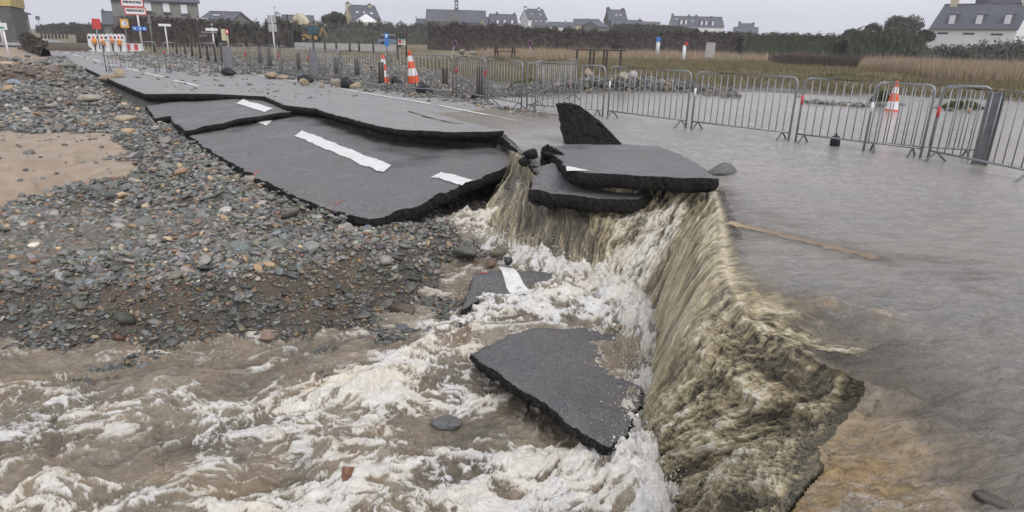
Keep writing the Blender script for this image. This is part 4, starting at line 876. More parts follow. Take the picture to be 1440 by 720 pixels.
# ------------------------------------------------------------------ crowd barriers
def bar_mesh():
    m = MB(); m.tube([(0, 0, .20), (0, 0, 1.12)], .0085, 6); return m.mesh('bar', True)
BARM = bar_mesh(); BARM.materials.append(M['steel'])
def barrier(a, b, label, red=(False, False), white=False, plate_=None, z=-.06, group='steel crowd barriers along the flooded road', tilt=0):
    A, B = P(*a), P(*b); A[2] = B[2] = z; d = B - A; L = float(np.linalg.norm(d)); yaw = math.atan2(d[1], d[0])
    t = empty('crowd_barrier', tuple(A), yaw, label, 'barrier', group); t.rotation_euler.x = tilt
    H = 1.15; r = .12; top = []
    pts = [(0.03, 0, .03), (0.03, 0, H - r)] + [(0.03 + r - r * math.cos(k), 0, H - r + r * math.sin(k)) for k in np.linspace(.2, math.pi / 2, 6)]
    pts += [(L - .03 - r + r * math.sin(k), 0, H - r + r * math.cos(k)) for k in np.linspace(0, math.pi / 2 - .2, 6)] + [(L - .03, 0, H - r), (L - .03, 0, .03)]
    m = MB(); m.tube(pts, .019, 10); m.tube([(.03, 0, .20), (L - .03, 0, .20)], .016, 8); m.build('frame', M['steel'], t, True)
    n = max(4, int(round(L / .138)))
    for k in range(1, n):
        o = link('bar', BARM, t); o.location = (0.03 + (L - .06) * k / n, 0, 0 if abs(k - n / 2) > n else 0)
    for x in (.16, L - .16):
        m = MB(); m.tube([(x, -.26, .01), (x, -.22, .045), (x, 0, .20), (x, .22, .045), (x, .26, .01)], .016, 7); m.build('foot', M['steel_dark'], t, True)
    for x in (0.0, L):
        m = MB(); s = .035 if x == 0 else -.035
        m.tube([(x + s, 0, .82), (x - s * .6, 0.0, .82), (x - s * .6, 0, .90)], .009, 6); m.build('hook', M['steel_dark'], t, True)
    for k, x in enumerate((.03, L - .03)):
        if red[k]: m = MB(); m.lathe([(.0215, .70), (.0215, .86)], 10, (x, 0, 0)); m.build('red_reflector', M['red_tape'], t, True)
    if white: m = MB(); m.lathe([(.0215, .68), (.0215, .84)], 10, (.03, 0, 0)); m.build('white_reflector', M['white_tape'], t, True)
    if plate_: m = MB(); m.box((plate_[0] * L, -.016, .22), (plate_[1] * L, .016, 1.04)); m.build('sheet_panel', M['steel'], t)
    return t
barrier((149, 103, 0), (226, 103.5, 0), 'crowd barrier at the far left end of the line, standing on the dashed road', z=.03)
barrier((234, 104, 0), (309, 104.5, 0), 'second crowd barrier from the left, standing in front of scattered stones', red=(True, False), z=.03)
barrier((312, 104, 0), (349, 106, 0), 'short turned crowd barrier with a grey sheet panel, third from the left', red=(False, True), plate_=(.12, .45), z=.03)
barrier((353, 104.5, 0), (395, 109, 0), 'crowd barrier by the pole of white square signs, red reflector on its right post', red=(False, True), z=.02)
barrier((397, 109, 0), (436, 113.5, 0), 'crowd barrier in front of the yellow digger', red=(False, True), z=.01)
barrier((438, 114, 0), (478, 121.5, 0), 'narrow looking crowd barrier with a grey sheet panel behind the tan stones', plate_=(0.03, .3), z=0)
barrier((480, 122, 0), (546, 129, 0), 'crowd barrier in front of the left traffic cone', z=-.01)
barrier((549, 130, 0), (638, 137, 0), 'sloping looking crowd barrier in front of the leaning traffic cone', z=-.02)
barrier((641, 137, 0), (683, 145, 0), 'crowd barrier with red reflectors on both posts beside a wooden post', red=(True, True), z=-.03)
barrier((685, 145.5, 0), (734, 155, 0), 'crowd barrier just left of the pair of crossed feet, no reflector', z=-.04)
barrier((739, 155, 0), (849, 164, 0), 'crowd barrier behind the black upturned asphalt wedge', red=(False, False))
barrier((752, 151, 0), (809, 139, 0), 'crowd barrier turned away behind the line, near the wedge', z=-.05)
barrier((853, 164.5, 0), (966, 180, 0), 'crowd barrier with one white reflector in front of the rubble bank end', white=True)
barrier((970, 180.5, 0), (1111, 198, 0), 'crowd barrier standing in the flood with a white reflector, second from the right cone barrier', white=True)
barrier((1116, 199, 0), (1297, 222, 0), 'crowd barrier in the flood directly in front of the cone standing in water', red=(True, False))
barrier((1211, 212, 0), (1374, 224, 0), 'crowd barrier doubled behind the others by the cone in the water', white=True)
barrier((1302, 224, 0), (1462, 259, 0), 'rightmost crowd barrier, running out of the frame in the flood', red=(True, False))
a = P(1375, 236, -.05); m = MB(); m.box((-.10, -.02, 0), (.10, .02, 1.12)); m.box((-.10, -.06, 0), (-.085, -.02, 1.12)); m.box((.085, -.06, 0), (.10, -.02, 1.12))
o = tag(m.build('steel_plank', M['steel_dark'], None), 'upright grey steel plank standing in water against the rightmost barriers', 'plank', None, 'thing'); o.location = (a[0], a[1], -.08); o.rotation_euler = (0, 0, R(-30))

# sandbags on barrier feet
def sandbag(px, py, w, h, label, yaw, seed, z=0):
    c = P(px, py, z); V = I3[0].copy(); V = np.sign(V) * np.abs(V) ** .8; V = V * (1 + .16 * fbm(V[:, 0] * 2 + seed, V[:, 1] * 2 + V[:, 2] * 2, 3, seed)[:, None])
    V[:, 2] = np.where(V[:, 0] > .3, V[:, 2] * .62 - .28 * (V[:, 0] - .3), V[:, 2]); V = V * np.array([w / 2, w * .3, h / 2]); V[:, 2] += h / 2 - .03
    me = npmesh('sandbag', V, I3[1]); o = tag(link('sandbag', me, None, M['rubber']), label, 'sandbag', 'black weight bags on the barrier feet', 'thing'); o.location = c; o.rotation_euler = (0, 0, yaw)
    m = MB(); m.tube([(-w * .2, 0, h * .88), (-w * .08, 0, h * 1.02), (w * .06, 0, h * .86)], .014, 6); m.build('handle', M['rubber'], o, True); return o
sandbag(322, 106, .6, .30, 'black bag slumped on a barrier foot, farthest left of the bags', -.3, 1, .04)
sandbag(430, 117, .6, .30, 'black bag beside the tan stone, behind the sheet panelled barrier', -.4, 2)
sandbag(489, 125, .42, .38, 'black bag between two tan stones in front of the barrier', .2, 3)
sandbag(556, 119, .5, .28, 'black bag behind the barrier at the foot of the left cone', -.4, 4)
sandbag(597, 133, .55, .30, 'black bag on the wet road in front of the leaning cone', -.5, 5)
sandbag(669, 138.5, .26, .16, 'smallest black bag, under the barrier with two red reflectors', 0, 6)
sandbag(1173, 209, .22, .26, 'black bag standing in the flood under the barrier right of centre', .6, 7, -.05)
sandbag(373 + 14, 113 - 2, .3, .2, 'little black bag under the middle of the far barriers', .6, 8, .03) if False else None

# traffic cones
def cone(px, py, h, label, z=0, tilt=(0, 0), hide=0):
    c = P(px, py, z); t = empty('traffic_cone', tuple(c), 0, label, 'traffic cone', 'orange and white traffic cones behind the barriers'); t.rotation_euler = (tilt[0], tilt[1], .5)
    r0, r1 = h * .20, h * .035
    def rr(v): return r0 + (r1 - r0) * v
    m = MB(); w = h * .24; m.box((-w, -w, -.005), (w, w, h * .045)); m.build('base', M['rubber'], t)
    for nm, a, b, mt in (('lower_band', .04, .26, 'cone_orange'), ('lower_white_band', .26, .47, 'sign_white'), ('middle_band', .47, .68, 'cone_orange'), ('upper_white_band', .68, .84, 'sign_white'), ('tip', .84, 1.0, 'cone_orange')):
        m = MB(); m.lathe([(rr(a), a * h), (rr(b), b * h)], 28); m.build(nm, M[mt], t)
    return t
cone(540, 119, 1.0, 'traffic cone half hidden behind the barrier, left one of the two cones on the verge', .02)
cone(582, 118, 1.12, 'leaning traffic cone in full view above the stones behind the barrier', .05, (0, -.13))
cone(1251, 167, 1.0, 'traffic cone standing in the flood behind the right hand barriers', -.22, (0, .0))

# wooden posts along the verge
def wpost(px, yt, yf, label, z=.03, r=.085, lean=0, group='round wooden posts along the verge'):
    c = P(px, yf, z); h = (yf - yt) / FPX * np.linalg.norm(c) * 1.03 ; V = MB(); V.tube([(0, 0, -.3), (0, 0, h * .5), (lean, 0, h - .02), (lean, 0, h)], r, 12, r * .93)
    o = tag(V.build('wooden_post', M['wood_dark'], None, True), label, 'post', group, 'thing'); o.location = c; return o
names = ['beside the tall lamp pole', 'first of the close row behind the second barrier', 'second of the close row behind the second barrier', 'third of the close row behind the second barrier', 'fourth of the close row behind the second barrier', 'fifth of the close row, behind the second barrier', 'last of the close row by the short turned barrier',
    'right of the turned barrier', 'below the white square signs', 'next right of the white square signs pole', 'in front of the digger', 'left of the sheet panelled barrier', 'between sheet panelled barrier and left cone', 'touching the left cone', 'just right of the leaning cone', 'short and thick, right of the leaning cone', 'tall, behind the barrier with two red reflectors']
for (px, yt, yf), nm in zip([(219, 55, 76), (249, 62, 78), (262, 62, 80), (271, 63, 82), (283, 63, 84), (293, 63, 86), (304, 65, 88), (313, 66, 90), (367, 70, 92), (380, 72, 95), (421, 78, 101), (474, 84, 106), (503, 86, 108), (537, 91, 119), (580, 95, 114), (626, 98, 121), (675, 98, 136)], names):
    wpost(px, yt, yf, 'weathered wooden post ' + nm, r=.075 if px < 360 else .10)

# loose stones large enough to name
def boulder(px, py, w, h, col, label, seed, z=0, group=None, name='stone', cat='stone', mat=None, d=None):
    c = P(px, py, z); V = deform(I3[0], seed); V = V * (1 + .16 * fbm(V[:, 0] * 2.6, V[:, 1] * 2.6 + V[:, 2] * 2, 4, seed)[:, None]); V = V * np.array([w / 2, (d or w * .7) / 2, h / 2]); V[:, 2] += h * .38
    me = npmesh(name, V, I3[1]); vattr(me, 'pcol', np.tile(np.array(col), (len(V), 1))); o = tag(link(name, me, None, mat or M['pebble']), label, cat, group, 'thing'); o.location = c; o.rotation_euler = (0, 0, seed * 1.3); return o
G1 = 'tan stones against the barrier feet'
boulder(381, 110.5, .7, .28, (.36, .27, .19), 'long tan stone under the barrier by the white square signs', 301, .03, G1)
boulder(398, 111.5, .5, .24, (.34, .26, .18), 'tan stone at the right of the long tan stone', 302, .03, G1)
boulder(428, 120, .4, .24, (.34, .27, .17), 'tan stone in front of the black bag and sheet panelled barrier', 303, .02, G1)
boulder(474, 123, .5, .34, (.33, .29, .22), 'pale layered stone left of the round black bag', 304, 0, G1)
boulder(501, 125, .45, .30, (.38, .30, .21), 'smooth tan stone right of the round black bag', 305, 0, G1)
boulder(253, 239, .16, .13, (.46, .35, .20), 'yellow ochre stone on the pebble bank left of the large slab', 306, -.52, 'ochre stones on the pebble bank')
boulder(375, 482, .17, .15, (.24, .17, .13), 'round brown stone at the water line below the bank', 307, -1.13)
boulder(160, 113, 1.0, .22, (.30, .22, .14), 'flat orange brown stone against the far road edge', 308, -.05, 'ochre stones on the pebble bank')
boulder(170, 106, .5, .28, (.38, .30, .19), 'pointed tan stone resting on the far road edge', 309, .0, 'ochre stones on the pebble bank')
boulder(178, 172, .45, .2, (.42, .36, .26), 'pale flat stone on the upper pebble bank', 310, -.38, 'ochre stones on the pebble bank')
boulder(183, 190, .4, .18, (.48, .34, .16), 'orange flat stone beside the sand', 311, -.42, 'ochre stones on the pebble bank')
boulder(125, 142, .7, .22, (.36, .32, .26), 'long pale stone high on the pebble bank', 312, -.2, 'ochre stones on the pebble bank')
boulder(490, 672, .14, .10, (.26, .13, .08), 'reddish rock showing through foam at the bottom', 313, -1.15)
boulder(628, 598, .26, .08, (.12, .12, .12), 'flat grey rock washed over below the triangular slab', 314, -1.17)
boulder(872, 463, .05, .045, (.22, .12, .06), 'small brown stone on the back edge of the triangular slab', 315, -1.02)
boulder(1392, 716, .17, .09, (.10, .09, .075), 'grey rock just above water in the bottom right corner', 316, -.16)
boulder(700, 360, .24, .13, (.14, .13, .09), 'wet olive rock in the foam below the big slab', 317, -.88)
boulder(715, 372, .15, .12, (.05, .05, .055), 'black rock in the foam beside the white striped sunken slab', 318, -.9)
boulder(655, 362, .30, .16, (.12, .12, .10), 'wet dark rock at the end of the pebble bank', 319, -.92)
boulder(690, 395 - 20, .18, .1, (.20, .13, .09), 'brown rock at the head of the sunken slab', 320, -.95)
boulder(570, 462 - 20, .34, .12, (.12, .09, .07), 'dark red wet rock at the foot of the bank', 321, -1.14)
boulder(1014, 244, .62, .16, (.12, .12, .12), 'low gravelly lump of asphalt right of the raised slab', 322, -.02, None, 'asphalt_lump', 'asphalt chunk', M['asphalt_wet'], .35)
boulder(1160, 436, .15, .12, (.25, .16, .08), 'brown rock just breaking the flood surface', 323, -.06)
boulder(1238, 452, .18, .12, (.20, .15, .10), 'second brown rock under the flood surface to the right', 324, -.09)
for k, (px, py, w, hh, cc, lb) in enumerate([(875, 115, .5, .4, (.30, .29, .22), 'big pale boulder on the rubble bank'), (889, 112, .4, .36, (.42, .41, .38), 'whitish boulder on top of the rubble bank'), (828, 110, .5, .42, (.30, .24, .18), 'tan boulder at the left of the rubble bank'), (650, 76, .9, .5, (.26, .24, .18), 'lichened boulder under the dark hedge'), (665, 77, .8, .45, (.27, .25, .2), 'second lichened boulder under the dark hedge'), (690, 78, 1.0, .6, (.30, .28, .24), 'boulder left of the picnic table')]):
    boulder(px, py, w, hh, cc, lb, 330 + k, .3 if k < 3 else .1)
# broken stones wedged under the raised slab
RUB = [a_ + ' black rubble piece ' + b_ for b_ in ('under the left end of the raised slab', 'under the left middle of the raised slab', 'under the right middle of the raised slab', 'under the right end of the raised slab') for a_ in ('first', 'second', 'third', 'fourth')]
for k in range(16):
    px = 806 + k * 7.3 + random.uniform(-3, 3); boulder(px, 264 + random.uniform(-3, 3), random.uniform(.14, .26), random.uniform(.07, .13), (.05, .05, .05), RUB[k], 350 + k, -.13, 'rubble wedged between the two slabs', 'rubble_stone', 'stone', M['bitumen'] if k % 3 else None)
for k, (px, py, z, w, hh) in enumerate([(748, 222, .0, .34, .16), (738, 232, -.08, .26, .14), (770, 222, .08, .22, .10), (752, 244, -.12, .2, .12)]):
    boulder(px, py, w, hh, (.03, .03, .03), ['jagged black lump at the gap left of the raised slab', 'black broken piece lodged at the head of the left fall', 'small black piece on the corner of the raised slab', 'black piece jammed against the cracked lower slab'][k], 380 + k, z, None, 'asphalt_fragment', 'asphalt chunk', M['bitumen'])
# tufts and mossy hummocks in the flood
def leaves(n, sampler, size, mat, name, parent=None, kind=None, up=0.0, seed=0, aspect=1.0):
    r = np.random.RandomState(seed); C = sampler(n, r); n = len(C); s = size * np.exp(r.randn(n) * .35); d = r.randn(n, 3); d[:, 2] += up; d /= np.linalg.norm(d, axis=1)[:, None]
    e2 = np.cross(d, r.randn(n, 3)); e2 /= np.linalg.norm(e2, axis=1)[:, None]; V = np.stack([C - d * s[:, None] * aspect * .5 - e2 * s[:, None] * .35, C - d * s[:, None] * aspect * .4 + e2 * s[:, None] * .35, C + d * s[:, None] * aspect * .6], 1)
    me = npmesh(name, V.reshape(-1, 3), np.arange(n * 3).reshape(-1, 3), False); vattr(me, 'lv', np.repeat(r.rand(n), 3)); o = link(name, me, parent, mat)
    if kind: o['kind'] = kind
    return o
def hummock(px, py, w, h, label, seed):
    c = P(px, py, -.1); V = I3[0] * (1 + .22 * fbm(I3[0][:, 0] * 2.3, I3[0][:, 1] * 2.3 + I3[0][:, 2], 3, seed)[:, None]) * np.array([w / 2, w * .28, h]); me = npmesh('mossy_hummock', V, I3[1])
    vattr(me, 'lv', np.random.RandomState(seed).rand(len(V))); o = tag(link('mossy_hummock', me, None, M['moss']), label, 'hummock', None, 'thing'); o.location = c
    def smp(n, r):
        q = r.randn(n, 3); q /= np.linalg.norm(q, axis=1)[:, None]; q[:, 2] = np.abs(q[:, 2]); return q * np.array([w / 2, w * .28, h]) * 1.02
    leaves(1800, smp, .055, M['moss'], 'grass_tuft', o, None, 1.2, seed, 2.2)
hummock(1352, 157, 1.15, .26, 'mossy hummock with a stone, standing in the flood by the rightmost barrier', 71)
hummock(1237, 150, .55, .42, 'grassy tuft rising from the flood just left of the cone in water', 72)
hummock(750, 131, 1.7, .45, 'grassy mound at the left end of the rubble bank behind the barriers', 73)
boulder(1362, 158, .16, .16, (.30, .20, .10), 'orange stone lodged in the mossy hummock', 336, .0)
boulder(1333, 158, .3, .14, (.12, .11, .09), 'dark stone at the left end of the mossy hummock', 337, -.05)
hummock(1190, 120, 4.0, .5, 'dark scrubby mound on the far shore of the flood', 74)

# ------------------------------------------------------------------ hedges, bushes, trees
def hedge(px0, px1, yt, yb, Y, label, mat, seed, thick=3.0, leaf=.17, cat='hedge', name='hedge', dens=1.0, rough=.12, group='hedges behind the fields', twig=0):
    n = 26; xs = np.linspace(px0, px1, n); yt = np.interp(np.linspace(0, 1, n), np.linspace(0, 1, len(yt)), yt) if hasattr(yt, '__len__') else np.full(n, float(yt)); yb = np.linspace(yb[0], yb[1], n) if hasattr(yb, '__len__') else np.full(n, float(yb))
    Ys = np.linspace(Y[0], Y[1], n) if hasattr(Y, '__len__') else np.full(n, float(Y))
    top = np.array([PD(a, b, c) for a, b, c in zip(xs, yt, Ys)]); bot = np.array([PD(a, b, c) for a, b, c in zip(xs, yb, Ys)])
    o = empty(name, tuple(bot[n // 2]), 0, label, cat, group); org = bot[n // 2]
    # inner mass
    nu, nv = 90, 18; V = []; u = np.linspace(0, n - 1, nu); kx = np.arange(n)
    def ip(A, t): return np.stack([np.interp(t, kx, A[:, i]) for i in range(3)], -1)
    tp, bt = ip(top, u), ip(bot, u)
    ang = np.linspace(0, math.pi, nv); cc = -np.cos(ang); ss = np.sin(ang) ** .55
    Hh = (tp[:, 2] - bt[:, 2] + .8); rr = 1 + rough * 2.2 * fbm(u[:, None] * n / 26 * .9, ang[None] * 1.8, 4, seed)
    Xc = (tp[:, 0][:, None] + 0 * cc); Yc = tp[:, 1][:, None] + thick / 2 + cc[None] * thick / 2 * .9 * rr; Zc = bt[:, 2][:, None] - .8 + ss[None] * (Hh[:, None] - .25) * rr
    V = np.stack([Xc, Yc, Zc], -1).reshape(-1, 3) - org; me = npmesh('branches', V, gridfaces(nu, nv)); vattr(me, 'lv', np.random.RandomState(seed).rand(len(V)) * .2); link('branches', me, o, mat)
    W = np.linalg.norm(top[-1] - top[0]); N = int(min(26000, max(1500, W * (Hh.mean() + thick) * 34 * dens)))
    def smp(k, r):
        t = r.rand(k) * (n - 1); p = ip(top, t); q = ip(bot, t); a = np.arccos(r.uniform(-.45, 1, k)); h_ = (p[:, 2] - q[:, 2] + .8); rad = (1 + rough * 2.2 * fbm(t * n / 26 * .9, a * 1.8, 4, seed)) * (1 + r.randn(k) * .035 + .05 * fbm(t * 3, a * 6, 3, seed + 1))
        return np.stack([p[:, 0] + r.randn(k) * .1, p[:, 1] + thick / 2 - np.cos(a) * thick / 2 * rad * .95, q[:, 2] - .8 + np.sin(a) ** .55 * h_ * rad], -1) - org
    leaves(int(N * 1.3), smp, leaf, mat, 'foliage', o, None, .3 + twig, seed, 1.3 + twig * 1.5); return o
def tree(px, yt, yb, Y, wpx, label, mat, seed, leaf=.2, n=5000, trunkr=.2, group='trees and shrubs on the skyline', cat='tree', name='tree', crown=.75):
    T_, B_2 = PD(px, yt, Y), PD(px, yb, Y); h = T_[2] - B_2[2]; w = np.linalg.norm(PD(px + wpx / 2, yt, Y) - PD(px - wpx / 2, yt, Y)); o = empty(name, tuple(B_2), 0, label, cat, group); r = np.random.RandomState(seed)
    nb = 9; cen = []; m = MB(); m.tube([(0, 0, -.5), (.05, 0, h * .2), (-.05, 0, h * .45)], trunkr, 7, trunkr * .6)
    for k in range(nb):
        a = r.rand() * 6.28; rad = r.uniform(.15, 1) ** .6 * w * .34; cz = h * (1 - crown / 2) + r.uniform(-.5, .45) * h * crown * .62 * (1 - .5 * rad / (w * .34)); c = np.array([math.cos(a) * rad, math.sin(a) * rad * .8, cz]); cen.append((c, r.uniform(.2, .32) * min(w, h * 1.2)))
        m.tube([(0, 0, h * .12 + r.rand() * h * .25), tuple(c * .6 + np.array([0, 0, h * .1])), tuple(c)], trunkr * .4, 5, trunkr * .12)
    cen.append((np.array([0, 0, h * .80]), h * .2)); m.build('trunk', M['bark'], o, True)
    def smp(k, r2):
        i = r2.randint(len(cen), size=k); q = r2.randn(k, 3); q /= np.linalg.norm(q, axis=1)[:, None]; C = np.array([c for c, _ in cen])[i]; Rr = np.array([x for _, x in cen])[i]
        return C + q * (Rr * r2.uniform(.55, 1.05, k) * (1 + .3 * fbm(q[:, 0] * 3 + i, q[:, 1] * 3 + q[:, 2], 3, seed)))[:, None] * np.array([1, 1, .8])
    leaves(n, smp, leaf, mat, 'crown', o, None, .4, seed); return o
hedge(600, 876, [39, 38, 38, 40, 42, 45, 48], (76, 74), 90, 'long dark russet hedge in front of the chapel and village houses', M['hedge_red'], 401, 4, .16, twig=.5)
hedge(866, 1062, [44, 45, 46, 47, 49], (70, 76), (104, 100), 'russet and green hedge behind the white board', M['hedge_red'], 402, 4, .17, twig=.4)
hedge(1048, 1236, [49, 50, 50, 52, 50], (77, 80), (98, 88), 'dark green hedge right of the white board, running to the bushes', M['leaf'], 403, 4, .17)
hedge(864, 985, [35, 35, 36, 38, 42], (46, 48), 170, 'trimmed dark green hedge in front of the long white row house', M['leaf'], 404, 3, .25)
hedge(398, 640, [36, 34, 36, 33, 35, 37, 38, 37], (62, 64), (122, 122), 'grey green scrub hedge behind the digger and parking', M['leaf_grey'], 405, 4, .17, twig=.3, rough=.2)
hedge(280, 410, [38, 34, 36, 38, 30, 34], (68, 70), (78, 82), 'dark winter hedge behind the signposts left of the digger', M['hedge'], 406, 4, .16, twig=.4, rough=.22)
hedge(153, 300, [36, 28, 26, 27, 30, 28, 30, 36], (58, 62), (66, 70), 'rounded russet shrubbery in front of the grey two storey house', M['hedge_red'], 407, 3, .14, twig=.5, rough=.2)
hedge(1196, 1312, [52, 46, 48, 54], (82, 84), (82, 80), 'green bushes left of the white house', M['leaf'], 408, 4, .16, rough=.3)
hedge(1296, 1372, [72, 71, 70, 69], (86, 86), (76, 74), 'grey green bushes below the white house', M['leaf_grey'], 409, 3, .15, rough=.25)
hedge(1368, 1470, [71, 67, 65, 63, 61], (86, 88), (72, 70), 'pale flowering shrubs at the right edge below the house', M['leaf_grey'], 410, 4, .15, rough=.3)
hedge(26, 52, [48, 54, 62], (62, 74), (48, 36), 'low dark hedge on a wall at the left of the road', M['hedge'], 411, 1.0, .12, rough=.1)
hedge(48, 150, [38, 36, 37, 36], (46, 47), 170, 'distant tree belt beyond the bend of the road', M['hedge'], 412, 6, .4, rough=.3)
tree(1262, 23, 66, 92, 74, 'broad grey green tree left of the white house', M['leaf_grey'], 421, .2, 11000, .3)
tree(1197, 40, 58, 100, 24, 'small dark windswept tree on the skyline', M['leaf'], 422, .2, 2600, .15)
tree(1226, 30, 60, 95, 22, 'thin bare topped shrub beside the broad tree', M['leaf_grey'], 423, .18, 1500, .12)
tree(1298, 40, 70, 90, 22, 'dull green tree touching the left wall of the white house', M['leaf'], 424, .2, 3500, .15)
tree(472, 16, 40, 130, 44, 'round topped hillside tree beside the cream gabled house', M['leaf'], 425, .28, 6000, .3, crown=.9)
tree(341, 27, 50, 100, 30, 'dark round bush left of the white square signs', M['hedge'], 426, .2, 3500, .2, crown=.9)
tree(392, 26, 56, 95, 34, 'dark shrub behind the white square signs', M['hedge'], 427, .2, 4000, .2, crown=.9)
tree(868, 56, 74, 84, 18, 'dark rounded bush at the end of the grass gap', M['hedge'], 428, .16, 2500, .1, crown=1.0, cat='bush', name='bush')
tree(318, 28, 48, 110, 26, 'low bush beside the small slate roofed house', M['hedge'], 429, .22, 2500, .2, crown=.95)

# ------------------------------------------------------------------ reeds and grass
def blades(name, n, sampler, h, w, mat, seed, lean=.25, kind='stuff', parent=None, label=None):
    r = np.random.RandomState(seed); b = sampler(n, r); n = len(b); hh = h * np.exp(r.randn(n) * .25); a = r.rand(n) * 6.28; ld = r.rand(n) * 6.28; L = lean * r.rand(n) * hh
    ww = w * (1 + .02 * np.hypot(b[:, 0], b[:, 1])); e = np.stack([np.cos(a), np.sin(a), 0 * a], 1) * ww[:, None]; tip = b + np.stack([np.cos(ld) * L, np.sin(ld) * L, hh], 1)
    V = np.stack([b - e, b + e, tip], 1); me = npmesh(name, V.reshape(-1, 3), np.arange(3 * n).reshape(-1, 3), False); vattr(me, 'lv', np.repeat(r.rand(n), 3)); o = link(name, me, parent, mat); tag(o, label, None, None, kind); return o
def area(poly, mn=0, dens=None):
    pts = [P(a, b, .1)[:2] if len(q) == 2 else None for q in poly for a, b in [q]]
    pts = np.array(pts); th = np.arctan2(pts[:, 0], pts[:, 1]); rr = np.hypot(pts[:, 0], pts[:, 1])
    def s(n, r):
        t = r.uniform(th.min(), th.max(), n * 3); q = np.exp(r.uniform(math.log(rr.min()), math.log(rr.max()), n * 3)); x = q * np.sin(t); y = q * np.cos(t)
        k = inpoly(x, y, pts); x, y = x[k][:n], y[k][:n]; z = ground_z(x, y); k = z > .0
        if dens is not None: k &= r.rand(len(x)) < dens(x, y)
        return np.stack([x, y, z - .02], 1)[k]
    return s
blades('reeds', 42000, area([(1205, 104), (1215, 98), (1260, 92), (1460, 95), (1470, 121), (1330, 117)]), .62, .011, M['reed'], 501, .2, label='dry tan reed bed')
blades('tall_grass', 14000, area([(1080, 84), (1290, 86), (1300, 100), (1200, 99), (1100, 96)]), .7, .013, M['hedge_red'], 502, .4)
blades('dry_grass', 16000, area([(660, 76), (720, 73), (880, 74), (1290, 82), (1290, 86), (880, 84), (760, 86)]), .65, .015, M['reed'], 503, .35)
blades('field_grass', 70000, area([(560, 90), (700, 80), (860, 78), (1290, 86), (1480, 118), (1480, 148), (1030, 131), (840, 118), (700, 112)]), .20, .012, M['grass'], 504, .6)
blades('verge_grass', 22000, area([(180, 60), (420, 63), (560, 64), (640, 76), (640, 98), (560, 92), (300, 82), (215, 74)]), .13, .014, M['grass'], 505, .6)

